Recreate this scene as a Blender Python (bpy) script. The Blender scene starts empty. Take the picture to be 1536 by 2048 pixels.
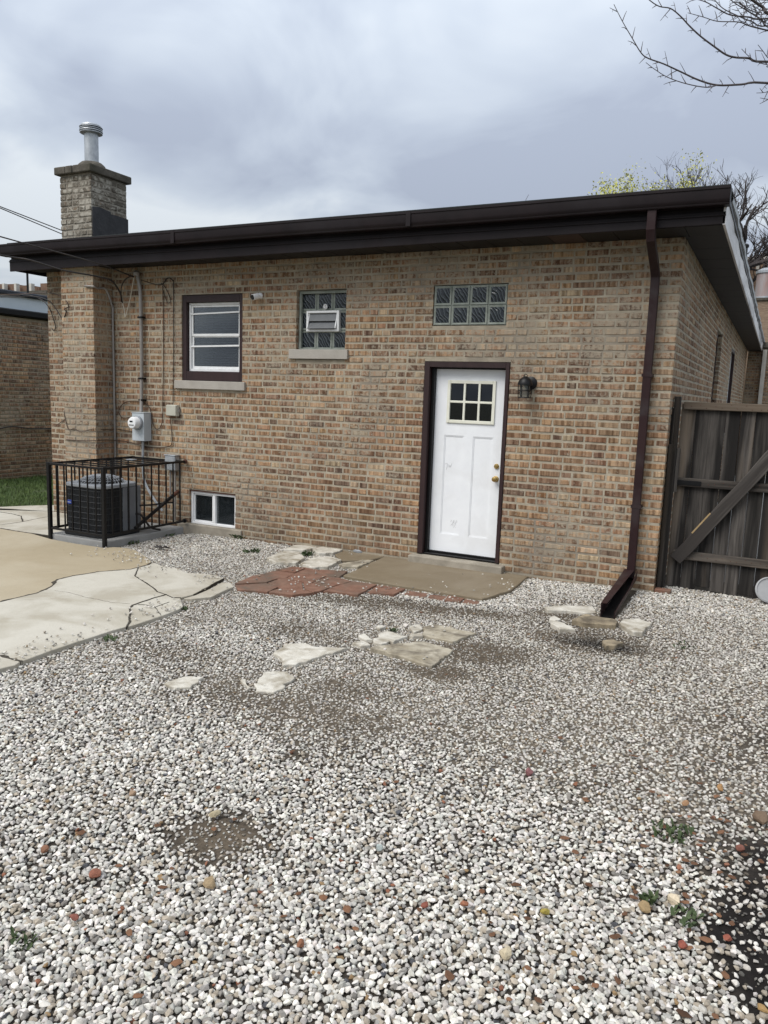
import bpy, bmesh, math, random
import numpy as np
from mathutils import Vector, Matrix

random.seed(7)
rng = np.random.default_rng(7)
scene = bpy.context.scene
COL = scene.collection
R_ = math.radians

# ------------------------------------------------------------------ camera
CAM = np.array([3.4631, -7.8021, 1.7510]); YAW, PITCH, ROLL, FPX = R_(26.5335), R_(-8.619), R_(1.9826), 1549.17
_f = np.array([-math.sin(YAW) * math.cos(PITCH), math.cos(YAW) * math.cos(PITCH), math.sin(PITCH)])
_r = np.cross(_f, [0, 0, 1]); _r /= np.linalg.norm(_r); _u = np.cross(_r, _f)
_r, _u = _r * math.cos(ROLL) + _u * math.sin(ROLL), -_r * math.sin(ROLL) + _u * math.cos(ROLL)
cam = bpy.data.cameras.new('camera'); cam_o = bpy.data.objects.new('camera', cam); COL.objects.link(cam_o)
cam.sensor_fit = 'VERTICAL'; cam.sensor_height = 24; cam.lens = FPX / 2048 * 24
cam.clip_start = 0.05; cam.clip_end = 900
cam_o.matrix_world = Matrix(((_r[0], _u[0], -_f[0], CAM[0]), (_r[1], _u[1], -_f[1], CAM[1]), (_r[2], _u[2], -_f[2], CAM[2]), (0, 0, 0, 1)))
scene.camera = cam_o
scene.render.resolution_x, scene.render.resolution_y = 768, 1024

def _ray(px, py): return _f * FPX + _r * (px - 768) + _u * (1024 - py)
def aty(px, py, y=0.0):                       # measured point on a plane y = const
    d = _ray(px, py); return CAM + d * ((y - CAM[1]) / d[1])
def atx(px, py, x):
    d = _ray(px, py); return CAM + d * ((x - CAM[0]) / d[0])
def atz(px, py, z=-0.1):
    d = _ray(px, py); return CAM + d * ((z - CAM[2]) / d[2])

# ------------------------------------------------------------------ sky, sun, exposure
SUN_EL, SUN_AZ = R_(52), R_(-150)             # azimuth measured from +y towards +x: behind and left of the camera
world = bpy.data.worlds.new('World'); scene.world = world; world.use_nodes = True
wn = world.node_tree; wn.nodes.clear()
def N(nt, t, **k):
    n = nt.nodes.new(t)
    for a, b in k.items(): setattr(n, a, b)
    return n
def L(nt, a, b): nt.links.new(a, b)
def MATH(nt, op, a, b=None, c=None, clamp=False):
    n = N(nt, 'ShaderNodeMath', operation=op, use_clamp=clamp)
    for i, v in enumerate((a, b, c)):
        if v is None: continue
        if isinstance(v, (int, float)): n.inputs[i].default_value = v
        else: L(nt, v, n.inputs[i])
    return n.outputs[0]
def MIX(nt, fac, a, b, blend='MIX'):
    n = N(nt, 'ShaderNodeMix', data_type='RGBA', blend_type=blend)
    for s, v in ((n.inputs[0], fac), (n.inputs[6], a), (n.inputs[7], b)):
        if isinstance(v, (int, float)): s.default_value = v
        elif isinstance(v, (tuple, list)): s.default_value = tuple(v[:3]) + (1,)
        else: L(nt, v, s)
    return n.outputs[2]
def NOISE(nt, vec, scale, detail=4, rough=0.55, dist=0.0):
    n = N(nt, 'ShaderNodeTexNoise'); n.inputs['Scale'].default_value = scale; n.inputs['Detail'].default_value = detail
    n.inputs['Roughness'].default_value = rough; n.inputs['Distortion'].default_value = dist
    if vec is not None: L(nt, vec, n.inputs['Vector'])
    return n.outputs['Fac']
def RAMP(nt, fac, stops):
    n = N(nt, 'ShaderNodeValToRGB'); e = n.color_ramp.elements
    while len(e) < len(stops): e.new(0.5)
    for i, (p, c) in enumerate(stops):
        e[i].position = p; e[i].color = (c, c, c, 1) if isinstance(c, (int, float)) else tuple(c[:3]) + (1,)
    L(nt, fac, n.inputs[0]); return n.outputs[0]

sky = N(wn, 'ShaderNodeTexSky', sky_type='NISHITA'); sky.sun_disc = False
sky.sun_elevation = SUN_EL; sky.sun_rotation = SUN_AZ; sky.air_density = 1.2; sky.dust_density = 3.0
tc = N(wn, 'ShaderNodeTexCoord'); sx = N(wn, 'ShaderNodeSeparateXYZ'); L(wn, tc.outputs['Generated'], sx.inputs[0])
zz = MATH(wn, 'MAXIMUM', sx.outputs[2], 0.0)
den = MATH(wn, 'ADD', zz, 0.28)
cv = N(wn, 'ShaderNodeCombineXYZ'); L(wn, MATH(wn, 'DIVIDE', sx.outputs[0], den), cv.inputs[0]); L(wn, MATH(wn, 'DIVIDE', sx.outputs[1], den), cv.inputs[1])
cv.inputs[2].default_value = 6.35
n1 = NOISE(wn, cv.outputs[0], 2.0, 5, 0.48, 0.5); n2 = NOISE(wn, cv.outputs[0], 0.95, 4, 0.5, 0.3)
cl = MATH(wn, 'ADD', MATH(wn, 'MULTIPLY', n1, 0.5), MATH(wn, 'MULTIPLY', n2, 0.5))
cloud = RAMP(wn, cl, [(0.41, (0.52, 0.585, 0.72)), (0.455, (0.62, 0.695, 0.825)), (0.50, (0.74, 0.82, 0.935)), (0.555, (0.95, 1.02, 1.09))])
lum = MATH(wn, 'ADD', MATH(wn, 'MULTIPLY', zz, 1.35), 0.74)       # overcast sky: brighter towards the zenith
cl2 = MIX(wn, 1.0, cloud, lum, 'MULTIPLY')
nis = MIX(wn, 1.0, sky.outputs[0], (0.085, 0.085, 0.085), 'MULTIPLY')
col = MIX(wn, 0.90, nis, cl2)
bg = N(wn, 'ShaderNodeBackground'); L(wn, col, bg.inputs[0]); bg.inputs[1].default_value = 0.385
L(wn, bg.outputs[0], N(wn, 'ShaderNodeOutputWorld').inputs[0])

sun = bpy.data.lights.new('sun', 'SUN'); sun.energy = 1.35; sun.angle = R_(38); sun.color = (1.0, 0.965, 0.92)
sun_o = bpy.data.objects.new('sun', sun); COL.objects.link(sun_o)
sd = Vector((math.sin(SUN_AZ) * math.cos(SUN_EL), math.cos(SUN_AZ) * math.cos(SUN_EL), math.sin(SUN_EL)))
sun_o.rotation_euler = sd.to_track_quat('Z', 'Y').to_euler(); sun_o.location = (0, -10, 20)
vs = scene.view_settings; vs.view_transform = 'Standard'; vs.look = 'None'; vs.gamma = 1; vs.use_curve_mapping = False
vs.exposure = 1.12

# ------------------------------------------------------------------ helpers
class MB:
    """collects shapes, builds ONE mesh object"""
    def __init__(s): s.v = []; s.f = []; s.m = []; s.c = []; s.mi = 0; s.col = (0.5, 0.5, 0.5, 0.5)
    def add(s, vs, fs):
        o = len(s.v); s.v += [tuple(map(float, p)) for p in vs]; s.c += [s.col] * len(vs)
        for f in fs: s.f.append(tuple(i + o for i in f)); s.m.append(s.mi)
        return s
    def box(s, x0, x1, y0, y1, z0, z1):
        return s.add([(x0, y0, z0), (x1, y0, z0), (x1, y1, z0), (x0, y1, z0), (x0, y0, z1), (x1, y0, z1), (x1, y1, z1), (x0, y1, z1)],
                     [(0, 3, 2, 1), (4, 5, 6, 7), (0, 1, 5, 4), (1, 2, 6, 5), (2, 3, 7, 6), (3, 0, 4, 7)])
    def bar(s, a, b, w, h, up=(0, 0, 1)):
        a, b = Vector(a), Vector(b); d = (b - a).normalized(); up = Vector(up)
        if abs(d.dot(up)) > 0.98: up = Vector((0, 1, 0))
        sdv = d.cross(up).normalized(); uu = sdv.cross(d); vs = []
        for p in (a, b):
            for i, j in ((-1, -1), (1, -1), (1, 1), (-1, 1)): vs.append(p + sdv * (i * w / 2) + uu * (j * h / 2))
        return s.add(vs, [(3, 2, 1, 0), (4, 5, 6, 7), (0, 1, 5, 4), (1, 2, 6, 5), (2, 3, 7, 6), (3, 0, 4, 7)])
    def sweep(s, path, prof, caps=True, up=(0, 0, 1)):
        path = [Vector(p) for p in path]; n = len(prof); vs = []; prev = None
        for i, p in enumerate(path):
            t = ((path[i + 1] - p).normalized() if i < len(path) - 1 else Vector((0, 0, 0))) + ((p - path[i - 1]).normalized() if i else Vector((0, 0, 0)))
            t.normalize()
            if prev is None:
                u = Vector(up); u = u if abs(t.dot(u)) < 0.95 else Vector((0, 1, 0.01))
            else: u = prev
            a = t.cross(u).normalized(); b = a.cross(t).normalized(); prev = b
            k = prof[i] if isinstance(prof[0], list) else prof
            for q in k: vs.append(p + a * q[0] + b * q[1])
        n = len(prof[0]) if isinstance(prof[0], list) else len(prof)
        fs = []
        for i in range(len(path) - 1):
            for j in range(n):
                k = (j + 1) % n; fs.append((i * n + j, i * n + k, (i + 1) * n + k, (i + 1) * n + j))
        if caps: fs += [tuple(range(n))[::-1], tuple((len(path) - 1) * n + j for j in range(n))]
        return s.add(vs, fs)
    def tube(s, path, r, n=8):
        m = len(path); rs = r if isinstance(r, (list, tuple)) else [r] * m
        return s.sweep(path, [[(rr * math.cos(2 * math.pi * j / n), rr * math.sin(2 * math.pi * j / n)) for j in range(n)] for rr in rs])
    def lathe(s, c, prof, n=24, axis='z'):
        vs = []; fs = []
        for r, h in prof:
            for j in range(n):
                a = 2 * math.pi * j / n; x, y = r * math.cos(a), r * math.sin(a)
                vs.append({'z': (c[0] + x, c[1] + y, c[2] + h), 'y': (c[0] + x, c[1] - h, c[2] + y), 'x': (c[0] + h, c[1] + x, c[2] + y)}[axis])
        m = len(prof)
        for i in range(m - 1):
            for j in range(n):
                k = (j + 1) % n; fs.append((i * n + j, i * n + k, (i + 1) * n + k, (i + 1) * n + j))
        fs += [tuple(range(n))[::-1], tuple((m - 1) * n + j for j in range(n))]
        return s.add(vs, fs)
    def prism(s, poly, z0, z1, tops=None, bulge=None):
        n = len(poly); vs = [(p[0], p[1], z0) for p in poly] + [(p[0], p[1], z1 if tops is None else tops[i]) for i, p in enumerate(poly)]
        return s.add(vs, [tuple(range(n))[::-1], tuple(range(n, 2 * n))] + [(i, (i + 1) % n, n + (i + 1) % n, n + i) for i in range(n)])
    def build(s, name, mat, parent=None, smooth=False, bevel=0, seg=1, origin=None, fix=False):
        me = bpy.data.meshes.new(name); o = bpy.data.objects.new(name, me); COL.objects.link(o)
        vv = s.v
        if origin is not None: vv = [(p[0] - origin[0], p[1] - origin[1], p[2] - origin[2]) for p in vv]; o.location = origin
        me.from_pydata(vv, [], s.f)
        mats = mat if isinstance(mat, (list, tuple)) else [mat]
        for m in mats: me.materials.append(m)
        if len(mats) > 1: me.polygons.foreach_set('material_index', s.m)
        at = me.color_attributes.new('bcol', 'FLOAT_COLOR', 'POINT'); at.data.foreach_set('color', np.array(s.c, dtype=np.float32).ravel())
        bm = bmesh.new(); bm.from_mesh(me); bmesh.ops.recalc_face_normals(bm, faces=bm.faces); bm.to_mesh(me); bm.free()
        if smooth:
            for p in me.polygons: p.use_smooth = True
            if hasattr(me, 'set_sharp_from_angle'): me.set_sharp_from_angle(angle=R_(40))
        if bevel:
            b = o.modifiers.new('bevel', 'BEVEL'); b.width = bevel; b.segments = seg; b.limit_method = 'ANGLE'; b.angle_limit = R_(40)
        if parent is not None:
            o.parent = parent
            pl = world_loc(parent)
            o.location = Vector(o.location) - pl
        return o
def world_loc(o):
    v = Vector((0, 0, 0))
    while o is not None: v += Vector(o.location); o = o.parent
    return v
def tag(o, label=None, cat=None, group=None, kind=None):
    if label: o['label'] = label
    if cat: o['category'] = cat
    if group: o['group'] = group
    if kind: o['kind'] = kind
    return o
def empty(name, loc, label, cat, group=None):
    o = bpy.data.objects.new(name, None); COL.objects.link(o); o.location = loc; o.empty_display_size = 0.2
    return tag(o, label, cat, group)
def npmesh(name, verts, tris, mat, cols=None, parent=None, smooth=False):
    me = bpy.data.meshes.new(name); nv, nf = len(verts), len(tris)
    me.vertices.add(nv); me.vertices.foreach_set('co', np.asarray(verts, np.float32).ravel())
    k = tris.shape[1]
    me.loops.add(nf * k); me.loops.foreach_set('vertex_index', np.asarray(tris, np.int32).ravel())
    me.polygons.add(nf); me.polygons.foreach_set('loop_start', np.arange(0, nf * k, k, dtype=np.int32))
    if cols is not None:
        at = me.color_attributes.new('bcol', 'FLOAT_COLOR', 'POINT'); at.data.foreach_set('color', np.asarray(cols, np.float32).ravel())
    me.polygons.foreach_set('use_smooth', np.full(nf, smooth)); me.update(calc_edges=True)
    me.materials.append(mat); o = bpy.data.objects.new(name, me); COL.objects.link(o)
    if parent is not None: o.parent = parent; o.location = -world_loc(parent)
    return o
def vnoise(x, y, s, seed=0):                  # smooth value noise, numpy
    r = np.random.default_rng(seed).random((256, 256)); x = np.asarray(x) * s + 1000; y = np.asarray(y) * s + 1000
    xi, yi = np.floor(x).astype(int), np.floor(y).astype(int); fx, fy = x - xi, y - yi
    fx = fx * fx * (3 - 2 * fx); fy = fy * fy * (3 - 2 * fy); a = lambda i, j: r[(xi + i) % 256, (yi + j) % 256]
    return (a(0, 0) * (1 - fx) + a(1, 0) * fx) * (1 - fy) + (a(0, 1) * (1 - fx) + a(1, 1) * fx) * fy
def fbm(x, y, s, seed=0, o=4): return sum(vnoise(x, y, s * 2 ** i, seed + i) * 0.5 ** i for i in range(o)) / sum(0.5 ** i for i in range(o))
def inpoly(x, y, poly):
    c = np.zeros(len(x), bool); n = len(poly)
    for i in range(n):
        x0, y0 = poly[i][:2]; x1, y1 = poly[(i + 1) % n][:2]
        if y0 == y1: continue
        t = ((y0 > y) != (y1 > y)) & (x < (x1 - x0) * (y - y0) / (y1 - y0) + x0); c ^= t
    return c

# ------------------------------------------------------------------ materials
def newmat(name):
    m = bpy.data.materials.new(name); m.use_nodes = True; nt = m.node_tree
    return m, nt, nt.nodes['Principled BSDF']
def pos(nt, scale=(1, 1, 1)):
    g = N(nt, 'ShaderNodeNewGeometry'); mp = N(nt, 'ShaderNodeMapping'); mp.inputs['Scale'].default_value = scale
    L(nt, g.outputs['Position'], mp.inputs[0]); return mp.outputs[0]
def bump(nt, bs, h, strength, dist=0.01):
    b = N(nt, 'ShaderNodeBump'); b.inputs['Strength'].default_value = strength; b.inputs['Distance'].default_value = dist
    L(nt, h, b.inputs['Height']); L(nt, b.outputs[0], bs.inputs['Normal'])
def surf(name, a, b, scale=8, rough=0.7, bmp=0.2, bdist=0.004, metal=0.0, stretch=(1, 1, 1), spec=0.4, detail=5, c=None, cscale=2.0, bscale=None, lo=0.35, hi=0.65):
    m, nt, bs = newmat(name); v = pos(nt, stretch)
    n = NOISE(nt, v, scale, detail, 0.6); f = RAMP(nt, n, [(lo, 0.0), (hi, 1.0)])
    col = MIX(nt, f, a, b)
    if c is not None:
        n2 = RAMP(nt, NOISE(nt, v, cscale, 4, 0.6, 0.4), [(0.48, 0.0), (0.68, 1.0)]); col = MIX(nt, n2, col, c)
    L(nt, col, bs.inputs['Base Color']); bs.inputs['Roughness'].default_value = rough; bs.inputs['Metallic'].default_value = metal
    bs.inputs['Specular IOR Level'].default_value = spec
    if bmp: bump(nt, bs, NOISE(nt, v, bscale or scale * 4, 4, 0.6), bmp, bdist)
    return m
def brickmat(name, mortar, smear=0.5, dirt=(0.12, 0.10, 0.085), chalk=None, shift=0.0):
    m, nt, bs = newmat(name); g = N(nt, 'ShaderNodeNewGeometry'); s = N(nt, 'ShaderNodeSeparateXYZ'); L(nt, g.outputs['Position'], s.inputs[0])
    at = N(nt, 'ShaderNodeAttribute', attribute_name='bcol')
    u = MATH(nt, 'ADD', s.outputs[0], s.outputs[1])
    cb = N(nt, 'ShaderNodeCombineXYZ'); L(nt, MATH(nt, 'MULTIPLY', u, 38), cb.inputs[0]); L(nt, MATH(nt, 'MULTIPLY', at.outputs['Alpha'], 60), cb.inputs[1]); L(nt, MATH(nt, 'MULTIPLY', s.outputs[2], 2.5), cb.inputs[2])
    st = RAMP(nt, NOISE(nt, cb.outputs[0], 1.0, 2, 0.5), [(0.36, 0.0), (0.62, 1.0)])      # kiln-kiss bands across each brick
    base = at.outputs['Color']
    col = MIX(nt, st, MIX(nt, 1.0, base, (0.56, 0.53, 0.52), 'MULTIPLY'), MIX(nt, 0.30, MIX(nt, 1.0, base, (1.32, 1.32, 1.32), 'MULTIPLY'), mortar))
    tn = NOISE(nt, g.outputs['Position'], 0.8, 3, 0.5)
    col = MIX(nt, 1.0, col, MIX(nt, RAMP(nt, tn, [(0.35, 0.0), (0.65, 1.0)]), (0.80, 0.76, 0.74), (1.14, 1.09, 1.03)), 'MULTIPLY')
    fine = NOISE(nt, g.outputs['Position'], 90, 5, 0.7)
    col = MIX(nt, 1.0, col, RAMP(nt, fine, [(0.25, 0.72), (0.75, 1.25)]), 'MULTIPLY')
    sm = NOISE(nt, g.outputs['Position'], 24, 5, 0.65, 0.5); big = NOISE(nt, g.outputs['Position'], 1.1, 3, 0.5)
    hi_ = MATH(nt, 'MULTIPLY', MATH(nt, 'SUBTRACT', s.outputs[2], 1.4), 0.035)      # mortar wash, heavier on the upper courses
    k = MATH(nt, 'ADD', MATH(nt, 'ADD', sm, hi_), MATH(nt, 'MULTIPLY', MATH(nt, 'SUBTRACT', big, 0.5), 0.75))
    col = MIX(nt, MATH(nt, 'MULTIPLY', RAMP(nt, k, [(0.505 - shift, 0.0), (0.65 - shift, 1.0)]), smear), col, mortar)
    dk = RAMP(nt, NOISE(nt, g.outputs['Position'], 3.1, 5, 0.65), [(0.55 - shift, 0.0), (0.8 - shift, 0.55 + shift * 2)])
    col = MIX(nt, dk, col, dirt)
    lowz = N(nt, 'ShaderNodeMapRange'); L(nt, s.outputs[2], lowz.inputs[0]); lowz.inputs[1].default_value = 0.45; lowz.inputs[2].default_value = -0.1      # mud splashed up from the ground
    spl = MATH(nt, 'MULTIPLY', lowz.outputs[0], RAMP(nt, NOISE(nt, g.outputs['Position'], 5, 5, 0.7), [(0.3, 0.15), (0.7, 0.95)]), clamp=True)
    col = MIX(nt, MATH(nt, 'MULTIPLY', spl, 0.7), col, (0.10, 0.075, 0.052))
    if chalk is not None:
        ck = RAMP(nt, NOISE(nt, g.outputs['Position'], 6, 7, 0.75, 1.2), [(0.47, 0.0), (0.56, 0.95)])
        col = MIX(nt, ck, col, chalk)
    L(nt, col, bs.inputs['Base Color']); bs.inputs['Roughness'].default_value = 0.9; bs.inputs['Specular IOR Level'].default_value = 0.2
    bump(nt, bs, NOISE(nt, g.outputs['Position'], 130, 4, 0.7), 0.5, 0.004)
    return m
def concrete(name, a, b, stain, sscale=1.3, rough=0.85, sfac=0.6):
    m, nt, bs = newmat(name); v = pos(nt)
    col = MIX(nt, NOISE(nt, v, 6, 6, 0.65), a, b)
    col = MIX(nt, MATH(nt, 'MULTIPLY', RAMP(nt, NOISE(nt, v, sscale, 5, 0.6, 0.5), [(0.42, 0.0), (0.62, 1.0)]), sfac), col, stain)
    col = MIX(nt, RAMP(nt, NOISE(nt, v, 150, 3, 0.6), [(0.56, 0.0), (0.72, 0.6)]), col, (0.2, 0.18, 0.15))
    col = MIX(nt, RAMP(nt, NOISE(nt, v, 23, 5, 0.7), [(0.62, 0.0), (0.75, 0.35)]), col, (0.16, 0.14, 0.11))
    L(nt, col, bs.inputs['Base Color']); bs.inputs['Roughness'].default_value = rough; bs.inputs['Specular IOR Level'].default_value = 0.3
    bump(nt, bs, NOISE(nt, v, 60, 6, 0.7), 0.35, 0.006); return m
def woodmat(name, a, b, dark, sc=(1, 1, 0.06), k=40, vary=True):
    m, nt, bs = newmat(name); tcn = N(nt, 'ShaderNodeTexCoord'); oi = N(nt, 'ShaderNodeObjectInfo')
    ad = N(nt, 'ShaderNodeVectorMath', operation='ADD'); L(nt, tcn.outputs['Object'], ad.inputs[0])
    sc2 = N(nt, 'ShaderNodeVectorMath', operation='SCALE'); L(nt, oi.outputs['Location'], sc2.inputs[0]); sc2.inputs['Scale'].default_value = 7.3; L(nt, sc2.outputs[0], ad.inputs[1])
    mp = N(nt, 'ShaderNodeMapping'); mp.inputs['Scale'].default_value = sc; L(nt, ad.outputs[0], mp.inputs[0]); v = mp.outputs[0]
    gr = NOISE(nt, v, k, 5, 0.65, 0.3); col = MIX(nt, RAMP(nt, gr, [(0.3, 0.0), (0.7, 1.0)]), a, b)
    col = MIX(nt, RAMP(nt, NOISE(nt, v, 7, 4, 0.6, 0.6), [(0.42, 0.0), (0.56, 0.92)]), col, dark)
    col = MIX(nt, RAMP(nt, NOISE(nt, v, 3.3, 3, 0.6, 0.8), [(0.55, 0.0), (0.72, 0.55)]), col, (b[0] * 1.5, b[1] * 1.3, b[2] * 1.05))
    if vary: col = MIX(nt, 1.0, col, RAMP(nt, oi.outputs['Random'], [(0.0, 0.55), (0.6, 1.1), (1.0, 1.9)]), 'MULTIPLY')
    L(nt, col, bs.inputs['Base Color']); bs.inputs['Roughness'].default_value = 0.85; bs.inputs['Specular IOR Level'].default_value = 0.25
    bump(nt, bs, gr, 0.5, 0.004); return m
def glassmat(name, tint=(0.02, 0.025, 0.03), rough=0.03, trans=0.75, spec=0.8):
    m, nt, bs = newmat(name); nt.nodes.remove(bs); out = [n for n in nt.nodes if n.type == 'OUTPUT_MATERIAL'][0]
    gl = N(nt, 'ShaderNodeBsdfGlossy'); gl.inputs['Roughness'].default_value = rough; gl.inputs['Color'].default_value = (0.85, 0.9, 0.95, 1)
    tr = N(nt, 'ShaderNodeBsdfTransparent'); tr.inputs['Color'].default_value = (trans, trans, trans, 1)
    df = N(nt, 'ShaderNodeBsdfDiffuse'); df.inputs['Color'].default_value = tint + (1,)
    lw = N(nt, 'ShaderNodeFresnel'); lw.inputs['IOR'].default_value = 1.5
    m1 = N(nt, 'ShaderNodeMixShader'); m1.inputs[0].default_value = 0.25; L(nt, tr.outputs[0], m1.inputs[1]); L(nt, df.outputs[0], m1.inputs[2])
    m2 = N(nt, 'ShaderNodeMixShader'); L(nt, MATH(nt, 'MULTIPLY', lw.outputs[0], 1.5), m2.inputs[0]); L(nt, m1.outputs[0], m2.inputs[1]); L(nt, gl.outputs[0], m2.inputs[2])
    L(nt, m2.outputs[0], out.inputs[0]); return m

MORT = (0.342, 0.293, 0.222)
M = {}
M['brick'] = brickmat('weathered_common_brick', MORT, 0.75)
M['brick_old'] = brickmat('chalky_chimney_brick', (0.17, 0.15, 0.12), 1.0, (0.055, 0.047, 0.038), (0.36, 0.335, 0.285), 0.13)
M['brick_far'] = brickmat('neighbour_brick', (0.36, 0.31, 0.24), 0.7)
M['mortar'] = surf('mortar', (0.295, 0.255, 0.19), (0.395, 0.345, 0.265), 9, 0.95, 0.7, 0.006, c=(0.22, 0.19, 0.15), cscale=1.2, bscale=70)
M['mortar_old'] = surf('old_mortar', (0.17, 0.15, 0.12), (0.32, 0.295, 0.25), 9, 0.95, 0.8, 0.008, c=(0.16, 0.135, 0.11), cscale=4, bscale=60)
M['brown'] = surf('dark_brown_metal', (0.0080, 0.0050, 0.0058), (0.0130, 0.0080, 0.0088), 3, 0.5, 0.08, 0.003, spec=0.2, c=(0.016, 0.0125, 0.014), cscale=1.2)
M['brown_down'] = surf('maroon_brown_metal', (0.019, 0.0082, 0.0088), (0.027, 0.0125, 0.0128), 2.5, 0.5, 0.06, 0.002, c=(0.036, 0.026, 0.026), cscale=3, spec=0.2)
M['brown_paint'] = surf('brown_painted_wood', (0.021, 0.0090, 0.0092), (0.031, 0.0140, 0.0138), 14, 0.5, 0.25, 0.002, stretch=(1, 1, 0.2))
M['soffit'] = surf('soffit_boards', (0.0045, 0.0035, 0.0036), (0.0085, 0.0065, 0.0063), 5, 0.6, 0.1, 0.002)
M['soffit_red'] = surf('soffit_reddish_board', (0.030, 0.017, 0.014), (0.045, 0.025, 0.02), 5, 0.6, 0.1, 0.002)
M['roof'] = surf('roofing_felt', (0.02, 0.024, 0.024), (0.035, 0.04, 0.04), 30, 0.9, 0.5, 0.004)
M['alu'] = surf('weathered_trim_metal', (0.78, 0.76, 0.76), (0.52, 0.50, 0.49), 7, 0.4, 0.4, 0.008, metal=0.1, stretch=(1, 0.12, 1), c=(0.13, 0.12, 0.12), cscale=3)
M['white'] = surf('white_paint', (0.76, 0.77, 0.785), (0.80, 0.81, 0.82), 6, 0.42, 0.04, 0.002, c=(0.73, 0.735, 0.74), cscale=3)
M['vinyl'] = surf('white_vinyl', (0.72, 0.72, 0.71), (0.80, 0.80, 0.80), 10, 0.45, 0.03, 0.002)
M['cream'] = surf('cream_plastic', (0.69, 0.68, 0.57), (0.74, 0.73, 0.63), 10, 0.45, 0.03, 0.002)
M['sill'] = concrete('limestone_sill', (0.33, 0.30, 0.26), (0.43, 0.40, 0.36), (0.25, 0.23, 0.20), 3, 0.9, 0.4)
M['glass'] = glassmat('window_glass', (0.05, 0.06, 0.065), 0.03, 0.75)
M['darkglass'] = glassmat('door_glass', (0.006, 0.006, 0.007), 0.04, 0.35)
M['inside'] = surf('dark_interior', (0.05, 0.05, 0.05), (0.07, 0.065, 0.06), 2, 0.9, 0)
M['louvre'] = surf('frosted_louvre', (0.16, 0.165, 0.17), (0.20, 0.205, 0.21), 4, 0.55, 0, spec=0.2)
M['blind'] = surf('window_blind', (0.30, 0.32, 0.31), (0.36, 0.38, 0.37), 2, 0.7, 0)
M['grout'] = surf('block_grout', (0.19, 0.21, 0.18), (0.29, 0.31, 0.275), 12, 0.8, 0.3, 0.003)
M['steel'] = surf('galvanised_steel', (0.34, 0.36, 0.38), (0.47, 0.49, 0.51), 14, 0.42, 0.08, 0.002, metal=0.55)
M['conduit'] = surf('painted_conduit', (0.22, 0.20, 0.18), (0.32, 0.30, 0.28), 8, 0.55, 0.08, 0.002, metal=0.2, stretch=(1, 1, 0.2))
M['meter'] = surf('grey_meter_enamel', (0.40, 0.44, 0.46), (0.47, 0.50, 0.52), 5, 0.4, 0.05, 0.002)
M['beige'] = surf('beige_plastic', (0.40, 0.39, 0.32), (0.46, 0.45, 0.38), 5, 0.5, 0.04, 0.002)
M['blackiron'] = surf('black_iron', (0.005, 0.005, 0.0058), (0.009, 0.0085, 0.0085), 30, 0.42, 0.15, 0.002, spec=0.25)
M['rust'] = surf('rusty_iron', (0.06, 0.022, 0.014), (0.10, 0.04, 0.025), 60, 0.8, 0.4, 0.003)
M['cable'] = surf('black_cable', (0.013, 0.011, 0.010), (0.03, 0.022, 0.018), 20, 0.6, 0)
M['cable_br'] = surf('brown_cable', (0.05, 0.028, 0.018), (0.07, 0.042, 0.028), 20, 0.6, 0)
M['cable_wh'] = surf('white_cable', (0.42, 0.38, 0.31), (0.5, 0.46, 0.38), 20, 0.6, 0)
M['ac_dark'] = surf('ac_dark_coil', (0.006, 0.007, 0.009), (0.011, 0.013, 0.016), 40, 0.6, 0.2, 0.002)
M['ac_grille'] = surf('ac_grille_wire', (0.018, 0.020, 0.023), (0.03, 0.032, 0.035), 40, 0.5, 0)
M['ac_grey'] = surf('ac_grey_panel', (0.12, 0.127, 0.14), (0.155, 0.163, 0.175), 5, 0.45, 0.03, 0.002)
M['ac_rim'] = surf('ac_light_rim', (0.22, 0.235, 0.255), (0.28, 0.295, 0.315), 8, 0.45, 0.03, 0.002)
M['blue'] = surf('blue_badge', (0.01, 0.03, 0.22), (0.012, 0.04, 0.26), 5, 0.35, 0)
M['brass'] = surf('brass', (0.45, 0.30, 0.10), (0.55, 0.38, 0.15), 30, 0.25, 0, metal=0.95)
M['mark'] = surf('grey_scuff', (0.48, 0.48, 0.48), (0.55, 0.55, 0.55), 30, 0.6, 0)
M['lampglass'] = glassmat('lantern_glass', (0.16, 0.17, 0.15), 0.15, 0.8)
M['camwhite'] = surf('camera_white', (0.72, 0.72, 0.72), (0.78, 0.78, 0.78), 10, 0.35, 0)
M['camblack'] = surf('camera_lens_black', (0.01, 0.01, 0.012), (0.016, 0.016, 0.018), 10, 0.15, 0)
M['crack'] = surf('crack_dirt', (0.03, 0.025, 0.018), (0.06, 0.05, 0.036), 40, 0.95, 0.5, 0.006)
M['drive'] = concrete('pale_driveway_concrete', (0.41, 0.38, 0.315), (0.50, 0.47, 0.405), (0.30, 0.265, 0.20), 2.0, 0.85, 0.7)
M['drive_tan'] = concrete('tan_driveway_concrete', (0.29, 0.235, 0.15), (0.355, 0.295, 0.20), (0.43, 0.375, 0.28), 0.5, 0.8, 0.6)
M['patio'] = concrete('damp_patio_concrete', (0.15, 0.115, 0.070), (0.19, 0.15, 0.098), (0.235, 0.195, 0.138), 1.6, 0.7, 0.6)
M['pad'] = concrete('equipment_pad', (0.24, 0.24, 0.235), (0.33, 0.33, 0.32), (0.19, 0.185, 0.175), 2.5, 0.85, 0.5)
M['step'] = concrete('door_step_concrete', (0.30, 0.265, 0.21), (0.37, 0.33, 0.27), (0.15, 0.13, 0.10), 3.5, 0.85, 0.5)
M['paver'] = surf('red_paver', (0.145, 0.070, 0.045), (0.205, 0.112, 0.076), 10, 0.9, 0.5, 0.005, c=(0.11, 0.082, 0.06), cscale=2.6, bscale=70)
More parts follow.
